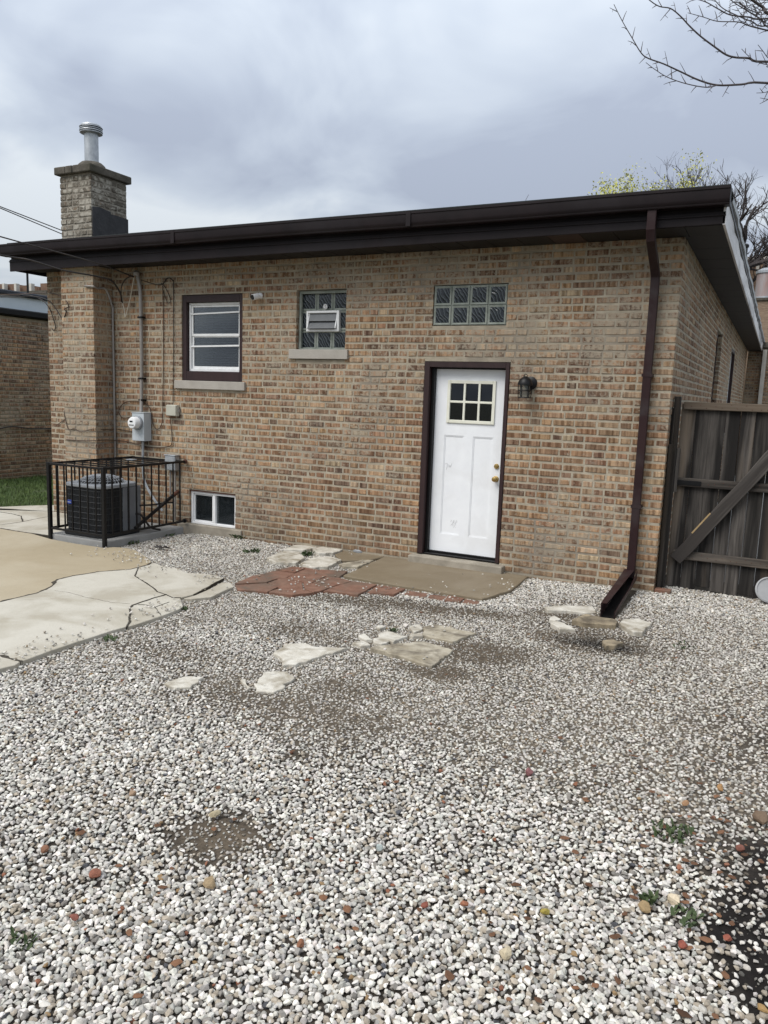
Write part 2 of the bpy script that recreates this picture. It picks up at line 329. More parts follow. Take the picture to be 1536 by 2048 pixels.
M['flag'] = surf('white_limestone', (0.40, 0.365, 0.30), (0.56, 0.53, 0.465), 9, 0.9, 0.7, 0.010, c=(0.22, 0.185, 0.13), cscale=5.5, bscale=28)
M['flag_tan'] = surf('tan_stained_flagstone', (0.26, 0.22, 0.155), (0.42, 0.38, 0.30), 6, 0.9, 0.6, 0.008, c=(0.12, 0.098, 0.07), cscale=5.5, bscale=28)
M['flag_brown'] = surf('brown_flagstone', (0.20, 0.16, 0.105), (0.32, 0.26, 0.175), 8, 0.9, 0.6, 0.008, c=(0.10, 0.08, 0.055), cscale=6, bscale=28)
M['wood'] = woodmat('weathered_fence_wood', (0.032, 0.028, 0.025), (0.088, 0.078, 0.069), (0.007, 0.006, 0.0055))
M['wood_h'] = woodmat('weathered_rail_wood', (0.03, 0.025, 0.021), (0.085, 0.073, 0.062), (0.010, 0.0085, 0.0075), (0.06, 1, 1))
M['bark'] = surf('dark_bark', (0.035, 0.028, 0.026), (0.075, 0.062, 0.06), 40, 0.9, 0.3, 0.003)
M['bark_near'] = surf('grey_violet_bark', (0.055, 0.045, 0.047), (0.10, 0.085, 0.085), 60, 0.85, 0.3, 0.002)
M['bud'] = surf('spring_bud_leaf', (0.36, 0.37, 0.07), (0.52, 0.50, 0.14), 4, 0.7, 0)
M['weed'] = surf('weed_leaf', (0.03, 0.048, 0.016), (0.06, 0.085, 0.03), 30, 0.7, 0)
M['grass'] = surf('lawn_blade', (0.045, 0.085, 0.018), (0.10, 0.15, 0.032), 5, 0.7, 0)
M['lawn'] = surf('lawn_earth', (0.03, 0.045, 0.014), (0.05, 0.065, 0.02), 12, 0.95, 0.6, 0.02)
M['earth'] = surf('wide_ground', (0.10, 0.09, 0.07), (0.07, 0.08, 0.04), 0.4, 0.95, 0.3, 0.02)
M['paleblue'] = surf('pale_blue_siding', (0.50, 0.57, 0.62), (0.56, 0.62, 0.66), 2, 0.5, 0.03, 0.002)
M['slate'] = surf('dark_slate_roof', (0.018, 0.022, 0.03), (0.035, 0.04, 0.05), 10, 0.7, 0.2, 0.003)
M['limetrim'] = surf('limestone_trim', (0.46, 0.43, 0.38), (0.54, 0.51, 0.46), 4, 0.9, 0.2, 0.004)
M['rustvent'] = surf('rusty_vent_metal', (0.33, 0.31, 0.31), (0.28, 0.15, 0.12), 3, 0.5, 0.1, 0.002, metal=0.3, stretch=(1, 1, 0.2))
M['tar'] = surf('black_tar_flashing', (0.014, 0.014, 0.016), (0.032, 0.031, 0.033), 6, 0.65, 0.4, 0.01)
M['capstone'] = surf('mossy_cap_concrete', (0.06, 0.053, 0.042), (0.11, 0.097, 0.078), 12, 0.95, 0.6, 0.008, c=(0.055, 0.05, 0.036), cscale=5, bscale=50)
M['greyplastic'] = surf('grey_plastic_lid', (0.25, 0.25, 0.25), (0.31, 0.31, 0.31), 6, 0.6, 0.05, 0.002)
# stones take their colour from a per-stone attribute
def attrmat(name, rough, bscale, bst, mot=0.25):
    m, nt, bs = newmat(name); at = N(nt, 'ShaderNodeAttribute', attribute_name='bcol'); g = N(nt, 'ShaderNodeNewGeometry')
    n = NOISE(nt, g.outputs['Position'], bscale * 0.6, 4, 0.7)
    col = MIX(nt, 1.0, at.outputs['Color'], RAMP(nt, n, [(0.25, 1 - mot), (0.75, 1 + mot)]), 'MULTIPLY')
    L(nt, col, bs.inputs['Base Color']); bs.inputs['Roughness'].default_value = rough; bs.inputs['Specular IOR Level'].default_value = 0.25
    bump(nt, bs, NOISE(nt, g.outputs['Position'], bscale, 4, 0.7), bst, 0.004); return m
M['stone'] = attrmat('gravel_stone', 0.85, 160, 0.3, 0.22)
M['soil'] = attrmat('yard_soil', 0.95, 45, 1.0, 0.6)
def blockface():
    m, nt, bs = newmat('wavy_block_glass'); tcn = N(nt, 'ShaderNodeTexCoord'); mp = N(nt, 'ShaderNodeMapping'); mp.inputs['Rotation'].default_value = (0, R_(35), 0); oi = N(nt, 'ShaderNodeObjectInfo'); sc_ = N(nt, 'ShaderNodeVectorMath', operation='SCALE'); sc_.inputs['Scale'].default_value = 3.7; L(nt, oi.outputs['Location'], sc_.inputs[0]); ad_ = N(nt, 'ShaderNodeVectorMath', operation='ADD'); L(nt, tcn.outputs['Object'], ad_.inputs[0]); L(nt, sc_.outputs[0], ad_.inputs[1]); L(nt, ad_.outputs[0], mp.inputs[0])
    w = N(nt, 'ShaderNodeTexWave'); w.inputs['Scale'].default_value = 9; w.inputs['Distortion'].default_value = 7; w.inputs['Detail'].default_value = 1.5; w.inputs['Detail Scale'].default_value = 1.2; L(nt, mp.outputs[0], w.inputs[0])
    hl = RAMP(nt, w.outputs['Fac'], [(0.86, 0.0), (0.98, 1.0)])
    L(nt, MIX(nt, hl, (0.012, 0.016, 0.020), (0.085, 0.10, 0.105)), bs.inputs['Base Color']); bs.inputs['Roughness'].default_value = 0.16
    bs.inputs['Specular IOR Level'].default_value = 0.5; bump(nt, bs, w.outputs['Fac'], 0.5, 0.006); return m
M['block'] = blockface()

# ------------------------------------------------------------------ ground
def gz(x, y=0.0):
    t = np.clip((np.asarray(x, float) - 0.8) / 1.8, 0, 1); t = t * t * (3 - 2 * t); return -0.105 + 0.045 * t
def gp(px, py, dz=0.0):
    p = atz(px, py, -0.1)
    for _ in range(3): p = atz(px, py, float(gz(p[0])) + dz)
    return (float(p[0]), float(p[1]))
def c7(*pts): return [gp(300 + x / 2.021, 960 + y / 2.021) for x, y in pts]
def c8(*pts): return [gp(x / 3.072, 940 + y / 3.072) for x, y in pts]
def cp(*pts): return [gp(450 + x / 2.438, 1080 + y / 2.438) for x, y in pts]
def cs(*pts): return [gp(1080 + x / 6.144, 1130 + y / 6.144) for x, y in pts]

g = MB().box(-300, 300, -300, 300, -0.60, -0.30).build('ground', M['earth']); tag(g, kind='structure')

# driveway of cracked slabs
crackA = c8((0, 822), (60, 806), (150, 785), (220, 768), (280, 745), (312, 728), (330, 712), (338, 694), (355, 683), (450, 660), (520, 650), (600, 635), (670, 630), (730, 625), (800, 620), (850, 608), (905, 592), (940, 575))
crackB = c8((1020, 775), (940, 798), (860, 825), (815, 842), (798, 858), (804, 890), (795, 915), (798, 940), (780, 975))
crackC = c8((0, 700), (200, 735), (340, 752), (430, 765), (530, 795), (600, 806), (680, 825), (798, 834))
crackD = c8((850, 608), (830, 660), (900, 705), (945, 735), (970, 760), (1020, 775))
crackE = c8((1020, 775), (1065, 795), (1110, 795))
A0 = crackA[0]; far = (-4.6, -5.6)
pieces = []
lowL = c8((0, 1155), (60, 1172), (130, 1190)); bot = c8((130, 1190), (180, 1175), (300, 1130), (430, 1085), (600, 1030), (690, 1000), (780, 975))
out = (-3.2, -5.35)
leftA = (-5.2, -5.1)
leftC = (crackA[0][0] - 2.2, crackA[0][1] - 0.9)
# pale slab between crack A, D, B and the gravel
pieces.append(('pale', crackA[:16] + crackD[1:] + crackB[1:] + bot[::-1][1:] + lowL[::-1][1:] + [(-3.6, -5.3), (-4.7, -4.6)]))
pieces.append(('pale', [crackA[15], crackA[16], crackA[17]] + c8((1000, 600), (1070, 605), (1150, 640), (1230, 645), (1290, 650), (1340, 660), (1375, 675), (1300, 715), (1250, 745), (1190, 775), (1110, 795)) + crackE[::-1][1:] + crackD[::-1][1:-1]))
pieces.append(('pale', crackB + c8((880, 945), (1000, 905), (1050, 885), (1090, 870), (1130, 850), (1110, 795)) + crackE[::-1][1:-1]))
pieces.append(('pale', lowL + c8((100, 1212), (40, 1226), (0, 1236)) + [(-1.5, -5.35), (-3.2, -6.2), (-4.2, -5.9), (-3.6, -5.3)]))
pieces.append(('pale', c8((1125, 800), (1200, 778), (1290, 738), (1360, 700), (1420, 702), (1440, 726), (1385, 748), (1300, 790), (1180, 802))))
seam = c8((0, 365), (100, 382), (200, 397), (300, 410))
pieces.append(('tan', crackA + c8((905, 545), (870, 520), (835, 500), (800, 490), (740, 482), (700, 480)) + [gp(209, 1098), gp(150, 1089), gp(102, 1080)] + seam[::-1][1:] + [(-7.2, -2.3), (-7.4, -6.0), (-4.7, -4.6)]))
cr2 = c8((0, 345), (70, 336), (140, 325), (220, 308), (300, 293)); cr3 = c8((0, 265), (70, 275), (130, 290), (140, 325))
pieces.append(('pale', seam + [gp(102, 1079), (-4.22, -0.55)] + cr2[::-1] + [(-7.6, -1.6), (-7.2, -2.3)]))
pieces.append(('pale', [(-7.6, -1.6)] + cr2[:3] + cr3[::-1][1:] + [(-8.6, -1.0), (-8.6, -2.2)]))
pieces.append(('pale', cr3 + cr2[3:] + [(-4.22, -0.55), (-4.22, -0.02), (-5.82, -0.02), (-5.82, 0.7)] + c8((300, 220), (150, 225), (0, 232)) + [(-8.6, -1.6), (-8.6, -1.0)]))
drive = MB().box(-8.7, -0.5, -6.3, 0.6, -0.31, -0.30).build('driveway', M['earth']); tag(drive, kind='structure')
def inset(poly, d):
    n = len(poly); ar = sum(poly[i][0] * poly[(i + 1) % n][1] - poly[(i + 1) % n][0] * poly[i][1] for i in range(n)); sg = 1 if ar > 0 else -1; o = []
    for i in range(n):
        p, a, b = Vector(poly[i]), Vector(poly[i - 1]), Vector(poly[(i + 1) % n]); e1, e2 = (p - a), (b - p)
        if e1.length < 1e-6 or e2.length < 1e-6: o.append(tuple(p)); continue
        e1.normalize(); e2.normalize(); nn = Vector((-(e1.y + e2.y), e1.x + e2.x)); nn = nn.normalized() if nn.length > 1e-4 else Vector((-e1.y, e1.x))
        o.append(tuple(p + nn * sg * d))
    return o
def wobble(poly, amp, step=0.08, seed=0):
    r = random.Random(seed); o = []
    for i in range(len(poly)):
        a, b = Vector(poly[i][:2]), Vector(poly[(i + 1) % len(poly)][:2]); k = max(1, min(40, int((b - a).length / step)))
        nrm = Vector((-(b - a).y, (b - a).x)); nrm = nrm.normalized() if nrm.length > 0 else nrm
        for j in range(k):
            p = a.lerp(b, j / k); o.append(tuple(p + nrm * (r.uniform(-amp, amp) if j else r.uniform(-amp, amp) * 0.5)))
    return o
SOLID = []                                     # footprints free of gravel
for i, (k, poly) in enumerate(pieces):
    SOLID.append(poly); q = inset(poly, 0.0065 if i in (0, 5) else 0.0045)
    mb = MB(); mb.prism(q, -0.24, -0.088 - 0.0015 * (i % 3)); mb.build('slab', M['drive_tan' if k == 'tan' else 'drive'], drive, bevel=0.004)

# dirt packed into the cracks
def crackfill(path, w0, w1, seed):
    rr = random.Random(seed); pts = []
    for i in range(len(path) - 1):
        a, b = Vector(path[i]), Vector(path[i + 1]); n = max(1, int((b - a).length / .035))
        for j in range(n): pts.append(a.lerp(b, j / n) + Vector((rr.uniform(-.005, .005), rr.uniform(-.005, .005))))
    pts.append(Vector(path[-1])); vs = []; fs = []
    for i, p in enumerate(pts):
        t_ = (pts[min(i + 1, len(pts) - 1)] - pts[max(i - 1, 0)]).normalized(); nn = Vector((-t_.y, t_.x)); k = rr.uniform(w0, w1) * (1.6 if rr.random() < .12 else 1)
        vs += [(*(p + nn * k), -.0872), (*(p - nn * k * rr.uniform(.5, 1.2)), -.0872)]
    fs = [(2 * i, 2 * i + 2, 2 * i + 3, 2 * i + 1) for i in range(len(pts) - 1)]; vs2 = [(x, y, -.15) for x, y, z in vs]; m_ = len(vs)
    mb = MB(); mb.add(vs + vs2, fs + [(m_ + 2 * i + 1, m_ + 2 * i + 3, m_ + 2 * i + 2, m_ + 2 * i) for i in range(len(pts) - 1)] + [(2 * i, m_ + 2 * i, m_ + 2 * i + 2, 2 * i + 2) for i in range(len(pts) - 1)] + [(2 * i + 3, m_ + 2 * i + 3, m_ + 2 * i + 1, 2 * i + 1) for i in range(len(pts) - 1)])
    mb.build('crack_dirt', M['crack'], drive)
for i, (pth, w0, w1) in enumerate(((crackA, .006, .017), (crackB, .003, .010), (crackD, .0008, .0035), (crackE, .002, .005), (crackC[2:], .0012, .0035), (seam, .004, .009), (cr2, .004, .009), (cr3, .003, .010), (lowL, .008, .018),
                                   (c8((850, 838), (905, 842), (950, 850), (962, 865), (975, 885), (988, 905)), .0012, .004), (c8((958, 852), (1000, 835), (1040, 822)), .001, .0025), (c8((1190, 775), (1250, 745), (1300, 715), (1375, 675)), .002, .007))): crackfill(pth, w0, w1, i)

# door patio slab, the damp concrete patch with the drain, red pavers
patio_poly = cp((782, 90), (575, 187), (720, 213), (900, 243), (1080, 272), (1255, 297), (1390, 255), (1482, 185)) + [(1.20, -0.015), (-0.16, -0.015)]
SOLID.append(patio_poly)
pt = MB(); pt.prism(wobble(patio_poly, 0.009, 0.07, 3), -0.2, -0.076); pt = pt.build('patio', M['patio'], bevel=0.008, seg=2); tag(pt, kind='structure')
dpoly = cp((535, 78), (590, 58), (700, 62), (775, 70), (782, 88), (700, 106), (570, 108)); SOLID.append(dpoly)
dp = MB(); dp.prism(wobble(dpoly, 0.006, 0.06, 4), -0.2, -0.082); dp = dp.build('drain_pavement', M['patio'], bevel=0.008); tag(dp, kind='structure')
pavers = []
P = lambda *a: pavers.append(cp(*a))
P((45, 222), (135, 180), (195, 185), (260, 196), (205, 215)); P((45, 222), (205, 215), (262, 236), (208, 258), (60, 245))
P((245, 152), (330, 136), (395, 146), (345, 167)); P((135, 180), (245, 152), (345, 167), (300, 190), (260, 196)); P((330, 136), (395, 138), (465, 150), (425, 172), (345, 167))
P((300, 190), (345, 167), (425, 172), (495, 185), (425, 215), (380, 212)); P((425, 172), (465, 150), (600, 160), (560, 190), (495, 185))
P((205, 215), (260, 196), (300, 190), (380, 212), (385, 245), (262, 238)); P((262, 238), (385, 245), (430, 262), (330, 274), (208, 258))
P((380, 212), (425, 215), (520, 235), (470, 255), (430, 262), (385, 245)); P((425, 215), (495, 185), (560, 190), (622, 208), (520, 235))
P((520, 235), (622, 208), (745, 225), (650, 272), (540, 258), (475, 254)); P((745, 225), (885, 245), (825, 272), (690, 262))
P((885, 245), (1000, 262), (975, 284), (868, 266)); P((1000, 262), (1085, 274), (1065, 296), (978, 284)); P((1085, 274), (1170, 286), (1150, 304), (1068, 297)); P((1170, 286), (1250, 298), (1235, 312), (1152, 305))
pv = MB().prism(cp((60, 225), (340, 140), (590, 165), (1240, 300), (1230, 308), (650, 268), (330, 270), (75, 242)), -0.21, -0.20).build('paver_path', M['earth']); tag(pv, kind='structure')
for i, poly in enumerate(pavers):
    SOLID.append(poly); rr = random.Random(i); h = -0.072 + rr.uniform(-0.008, 0.006) - (0.012 if i > 12 else 0)
    q = wobble(inset(poly, 0.0065), 0.004, 0.06, i); mb = MB(); ax, ay = rr.uniform(-.02, .02), rr.uniform(-.02, .02); c0 = np.mean(q, axis=0)
    mb.prism(q, -0.2, h - .016, [h - .016 + (p[0] - c0[0]) * ax + (p[1] - c0[1]) * ay for p in q]); mb.build('paver', M['paver'], pv, bevel=0.006, seg=2)

# yard soil sheet under the gravel
gx, gy = np.meshgrid(np.arange(-4.6, 6.01, 0.04), np.arange(-9.0, 0.9, 0.04)); nx, ny = gx.shape[1], gx.shape[0]
def spot(x, y, c, rx, ry=None, e=2.0):
    ry = ry or rx; return np.exp(-(((x - c[0]) / rx) ** 2 + ((y - c[1]) / ry) ** 2) ** (e / 2))
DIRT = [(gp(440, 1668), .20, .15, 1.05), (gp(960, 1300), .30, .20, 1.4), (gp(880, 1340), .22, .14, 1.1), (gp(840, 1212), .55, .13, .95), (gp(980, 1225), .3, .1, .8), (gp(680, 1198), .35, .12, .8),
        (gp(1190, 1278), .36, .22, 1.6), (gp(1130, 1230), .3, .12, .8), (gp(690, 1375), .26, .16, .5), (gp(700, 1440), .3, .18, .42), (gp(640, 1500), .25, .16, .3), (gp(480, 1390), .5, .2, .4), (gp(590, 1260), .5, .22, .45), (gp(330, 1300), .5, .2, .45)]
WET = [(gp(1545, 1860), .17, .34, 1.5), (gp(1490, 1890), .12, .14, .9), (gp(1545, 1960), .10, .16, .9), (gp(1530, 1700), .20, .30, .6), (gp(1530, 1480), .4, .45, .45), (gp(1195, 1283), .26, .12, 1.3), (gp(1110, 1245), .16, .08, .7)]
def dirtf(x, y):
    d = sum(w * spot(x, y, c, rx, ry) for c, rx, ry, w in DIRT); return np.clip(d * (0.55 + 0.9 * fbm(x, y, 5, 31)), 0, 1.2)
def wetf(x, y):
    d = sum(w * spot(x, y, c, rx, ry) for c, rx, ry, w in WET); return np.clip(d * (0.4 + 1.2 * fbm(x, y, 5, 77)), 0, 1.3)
def bumpz(x, y): return (fbm(x, y, 0.9, 5) - 0.5) * 0.03 + (fbm(x, y, 4, 8) - 0.5) * 0.012
gzz = gz(gx) - 0.016 + bumpz(gx, gy) - 0.012 * np.clip(spot(gx, gy, gp(1190, 1280), .3, .2), 0, 1)
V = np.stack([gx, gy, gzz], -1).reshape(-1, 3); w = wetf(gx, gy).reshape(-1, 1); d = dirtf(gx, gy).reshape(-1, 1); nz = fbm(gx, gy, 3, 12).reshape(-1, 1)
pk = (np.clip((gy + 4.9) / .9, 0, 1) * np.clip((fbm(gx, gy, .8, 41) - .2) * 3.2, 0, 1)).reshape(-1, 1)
cc = ((np.array([[0.040, 0.033, 0.026]]) * (1 - pk) + np.array([[0.095, 0.078, 0.058]]) * pk) * (1 - np.clip(d * 1.2, 0, 1)) + np.array([[0.080, 0.062, 0.043]]) * np.clip(d * 1.2, 0, 1)) * (0.75 + 0.5 * nz); cc = cc * (1 - np.clip(w, 0, 1)) + np.array([[0.008, 0.006, 0.005]]) * np.clip(w, 0, 1)  # base soil colour darkened to paint in shade between stones; packed and dirt areas lighter
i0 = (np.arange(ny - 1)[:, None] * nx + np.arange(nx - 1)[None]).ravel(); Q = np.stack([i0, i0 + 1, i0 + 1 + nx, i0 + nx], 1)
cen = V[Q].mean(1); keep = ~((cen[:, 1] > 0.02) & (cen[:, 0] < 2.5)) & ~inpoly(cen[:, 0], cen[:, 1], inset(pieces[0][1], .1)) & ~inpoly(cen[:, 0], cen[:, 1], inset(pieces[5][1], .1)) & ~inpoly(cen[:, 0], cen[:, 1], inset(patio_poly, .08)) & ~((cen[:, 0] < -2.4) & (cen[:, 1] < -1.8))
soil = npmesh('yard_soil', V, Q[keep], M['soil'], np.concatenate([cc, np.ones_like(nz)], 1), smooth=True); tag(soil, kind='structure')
MB().box(2.56, 6.0, 0.9, 19.0, -0.3, -0.13).build('gangway_path', M['pad']); tag(bpy.data.objects['gangway_path'], kind='structure')

# ------------------------------------------------------------------ brick walls
BC = [(0.258, 0.155, 0.088), (0.308, 0.195, 0.114), (0.212, 0.122, 0.073), (0.172, 0.097, 0.061), (0.348, 0.240, 0.149), (0.252, 0.138, 0.077), (0.295, 0.177, 0.093), (0.130, 0.079, 0.055), (0.388, 0.298, 0.199)]
BW = [5, 5, 4, 3, 3, 4, 4, 1.6, 1.2]
BH, CH, HJ = 0.0525, 0.0745, 0.016
def layout(u0, u1, z0, z1, holes, seed, start=None, hfrac=0.46):
    """courses of bricks between u0..u1; yields (ua, ub, za, zb, first, last, course)"""
    r = random.Random(seed); n = int(math.ceil((z1 - z0) / CH)); o = []
    for k in range(n):
        za = z0 + k * CH; zb = min(za + BH, z1 - 0.004)
        if zb - za < 0.02: continue
        cuts = [(a, b) for a, b, c, d in holes if zb > c + 0.006 and za < d - 0.006]; za2, zb2 = za, zb
        segs = [(u0, u1)]
        for a, b in cuts:
            ns = []
            for p, q in segs:
                if b <= p or a >= q: ns.append((p, q)); continue
                if a > p: ns.append((p, a - 0.002))
                if b < q: ns.append((b + 0.002, q))
            segs = ns
        for p, q in segs:
            u = p; off = (k % 2) * 0.105 + r.uniform(-0.015, 0.015); first = True
            while u < q - 0.03:
                ln = 0.098 if r.random() < hfrac else 0.203
                if first: ln = (0.205 if k % 2 == 0 else 0.100)
                ln += r.uniform(-0.006, 0.006); e = u + ln
                if q - e < 0.07: e = q
                o.append((u, e, za2, zb2, u == u0, e == u1, k)); u = e + HJ + r.uniform(-0.003, 0.004); first = False
    return o
def brick(mb, ua, ub, za, zb, fu, r, depth=0.1, ret=0.0):
    """one brick with a chamfered, slightly uneven face; fu maps (u, out, z) to xyz"""
    j = lambda a: r.uniform(-a, a); c = 0.004; pr = r.uniform(-0.002, 0.0045); tl = j(0.0018)
    e = [(ua + j(.002), za + j(.0022)), (ub + j(.002), za + j(.0022)), (ub + j(.002), zb + j(.0022)), (ua + j(.002), zb + j(.0022))]
    b = r.choices(BC, BW)[0]; s = r.uniform(0.82, 1.16); mb.col = (b[0] * s * r.uniform(.95, 1.05), b[1] * s, b[2] * s * r.uniform(.94, 1.06), r.random())
    k = 1 if r.random() < 0.85 else 2.4
    ci = [(e[0][0] + c * k, e[0][1] + c), (e[1][0] - c, e[1][1] + c * k), (e[2][0] - c, e[2][1] - c * k), (e[3][0] + c, e[3][1] - c)]
    vs = [fu(u, -depth, z) for u, z in e] + [fu(u, pr - 0.005, z) for u, z in e] + [fu(u, pr + (tl if i in (0, 3) else -tl), z) for i, (u, z) in enumerate(ci)]
    fs = [(8, 9, 10, 11)] + [(4 + i, 4 + (i + 1) % 4, 8 + (i + 1) % 4, 8 + i) for i in range(4)] + [(i, (i + 1) % 4, 4 + (i + 1) % 4, 4 + i) for i in range(4)]
    mb.add(vs, fs)
def slabwall(mb, u0, u1, z0, z1, holes, f0, f1, fu):
    us = sorted({u0, u1} | {h[i] for h in holes for i in (0, 1) if u0 < h[i] < u1}); zs = sorted({z0, z1} | {h[i] for h in holes for i in (2, 3) if z0 < h[i] < z1})
    sol = {}
    for i in range(len(us) - 1):
        for k in range(len(zs) - 1):
            cu, cz = (us[i] + us[i + 1]) / 2, (zs[k] + zs[k + 1]) / 2; sol[i, k] = not any(a < cu < b and c < cz < d for a, b, c, d in holes)
    for (i, k), s in sol.items():
        if not s: continue
        a, b, c, d = us[i], us[i + 1], zs[k], zs[k + 1]; q = lambda *p: mb.add([fu(*x) for x in p], [(0, 1, 2, 3)])
        q((a, f0, c), (b, f0, c), (b, f0, d), (a, f0, d)); q((a, f1, c), (a, f1, d), (b, f1, d), (b, f1, c))
        for di, dk, e in ((-1, 0, ((a, c), (a, d))), (1, 0, ((b, c), (b, d))), (0, -1, ((a, c), (b, c))), (0, 1, ((a, d), (b, d)))):
            if not sol.get((i + di, k + dk), False): (p0, p1) = e; q((p0[0], f0, p0[1]), (p1[0], f0, p1[1]), (p1[0], f1, p1[1]), (p0[0], f1, p0[1]))

XL, XR, ZB, ZT, YF = -5.80, 2.545, -0.22, 3.28, 15.85
DOOR = (0.0, 0.957, -0.3, 2.12); WIN = (-3.386, -2.443, 1.742, 2.899); GLS = (-1.660, -1.003, 2.128, 2.911); TRN = (0.069, 0.886, 2.498, 2.911); BAS = (-3.27, -2.534, -0.30, 0.444)
HOLES = [DOOR, WIN, GLS, TRN, BAS]
house = empty('brick_house', (-1.6, 0, -0.1), 'single-storey tan brick house with dark brown eaves and white back door', 'house')
back = lambda u, o, z: (u, -o, z)
side = lambda u, o, z: (XR + o, u, z)
grow = lambda hs: [(a - .004, b + .004, c - .004, d + .004) for a, b, c, d in hs]
SW1 = (4.86, 5.92, 1.2, 2.876); SW2 = (8.73, 10.0, 1.2, 2.87)
mw = MB(); slabwall(mw, XL, XR - 0.0036, ZB, ZT, grow(HOLES), -0.0035, -0.30, back); wall = mw.build('wall', M['mortar'], house)
mw = MB(); slabwall(mw, 0.014, YF, ZB - .003, ZT - .003, grow([SW1, SW2]), -0.0035, -0.30, side)
mw.box(XL, XL + 0.25, 0.31, YF, ZB, ZT).box(XL + .26, XR - .31, YF - 0.25, YF - .002, ZB, ZT); side_wall = mw.build('wall', M['mortar'], house)
# bricks of the back wall, corner bricks alternate header/stretcher
bricks = []; rb = random.Random(3)
for (a, b, c, d, f, l, k) in layout(-XR, -XL, ZB + 0.01, ZT, [(-h[1], -h[0], h[2], h[3]) for h in HOLES], 21):
    ua, ub = -b, -a                            # laid from the right corner leftwards
    if -5.17 < ua and ub < -4.55: continue     # behind the chimney breast
    bricks.append(('b', ua, ub, c, d, (0.2 if k % 2 else 0.1) if f else 0.1))
for (a, b, c, d, f, l, k) in layout(0.0, YF, ZB + 0.01, ZT, [SW1, SW2], 22):
    if f:
        a = 0.1 + HJ if k % 2 == 0 else 0.205 + HJ
        if a > b - 0.05: continue
    bricks.append(('s', a, b, c, d, 0.1))
def bdist(t):
    p = np.array([(t[1] + t[2]) / 2, 0, (t[3] + t[4]) / 2]) if t[0] == 'b' else np.array([XR, (t[1] + t[2]) / 2, (t[3] + t[4]) / 2])
    if p[2] < -0.06: return 99
    if t[0] == 's': return 50
    return float(np.linalg.norm(p - CAM)) - (t[2] - t[1]) * 2
bricks.sort(key=bdist)
rest = MB()
for i, t in enumerate(bricks):
    mb = MB() if i < 300 else rest; fu = back if t[0] == 'b' else side
    brick(mb, t[1], t[2], t[3], t[4], fu, rb, t[5])
    if i < 300: mb.build('brick', M['brick'], wall, origin=fu((t[1] + t[2]) / 2, 0.0, (t[3] + t[4]) / 2))
tag(rest.build('brickwork', M['brick'], house), kind='stuff')

# ---- roof edge: soffit boards, fascia, gutter
OY, OX = -0.44, 2.905
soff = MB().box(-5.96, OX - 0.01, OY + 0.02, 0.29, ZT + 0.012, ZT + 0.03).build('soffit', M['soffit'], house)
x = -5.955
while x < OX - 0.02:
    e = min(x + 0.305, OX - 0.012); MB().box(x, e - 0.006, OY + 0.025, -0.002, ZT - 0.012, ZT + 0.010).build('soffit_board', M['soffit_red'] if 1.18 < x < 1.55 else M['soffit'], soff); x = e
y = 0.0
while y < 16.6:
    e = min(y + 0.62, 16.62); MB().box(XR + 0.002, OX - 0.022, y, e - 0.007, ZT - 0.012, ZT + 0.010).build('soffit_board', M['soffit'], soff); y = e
zf = lambda x: 3.272 - (OX - x) * 0.0058
fm = MB(); fm.add([(-5.985, OY, zf(-5.985)), (OX, OY, zf(OX)), (OX, OY, 3.375), (-5.985, OY, 3.375), (-5.985, OY + .022, zf(-5.985)), (OX, OY + .022, zf(OX)), (OX, OY + .022, 3.375), (-5.985, OY + .022, 3.375)],
                  [(0, 1, 2, 3), (7, 6, 5, 4), (0, 4, 5, 1), (3, 2, 6, 7), (0, 3, 7, 4), (1, 5, 6, 2)])
fm.box(-5.985, OX, OY + 0.024, OY + 0.045, 3.30, 3.56).box(-5.985, OX, OY - 0.012, OY - 0.001, 3.338, 3.352)
fascia = fm.build('fascia', M['brown'], house, bevel=0.002)
MB().box(-5.99, -5.97, OY + .05, 9.0, 3.235, 3.52).build('side_fascia', M['brown'], house)
prof = [(0.0, 0.0), (0.098, 0.0), (0.103, 0.006), (0.103, 0.016), (0.110, 0.024), (0.116, 0.05), (0.117, 0.120), (0.124, 0.126), (0.124, 0.146), (0.112, 0.146), (0.108, 0.12), (0.107, 0.05), (0.10, 0.03), (0.09, 0.012), (0.01, 0.012), (0.01, 0.14), (0.0, 0.14)]
gm = MB(); xs = np.linspace(-6.03, OX + 0.028, 10); nP = len(prof); vs_ = []; fs_ = []
for i, xx in enumerate(xs):
    wz = 0.004 * math.sin(i * 1.7)
    for (q, h) in prof: vs_.append((xx, OY - 0.002 - q, 3.405 + h + wz))
for i in range(9):
    for j in range(nP): fs_.append((i * nP + j, i * nP + (j + 1) % nP, (i + 1) * nP + (j + 1) % nP, (i + 1) * nP + j))
gm.add(vs_, fs_)
for xx in (-6.03, OX + 0.028): gm.add([(xx + (0.001 if xx > 0 else -0.001), OY - .002 - q, 3.405 + h) for q, h in prof[:9]] + [(xx, OY - .002, 3.405 + .14)], [tuple(range(10))])
gutter = gm.build('gutter', M['brown'], house, smooth=True)
for xx in (-3.05, -0.02): MB().box(xx, xx + 0.05, OY - 0.129, OY - 0.118, 3.408, 3.552).build('gutter_joint', M['brown'], gutter)
rf = MB().box(-5.97, OX + 0.0, OY + 0.047, 16.6, 3.46, 3.575).box(-6.0, OX + 0.02, OY - 0.02, OY + 0.4, 3.576, 3.586).build('roof', M['roof'], house)
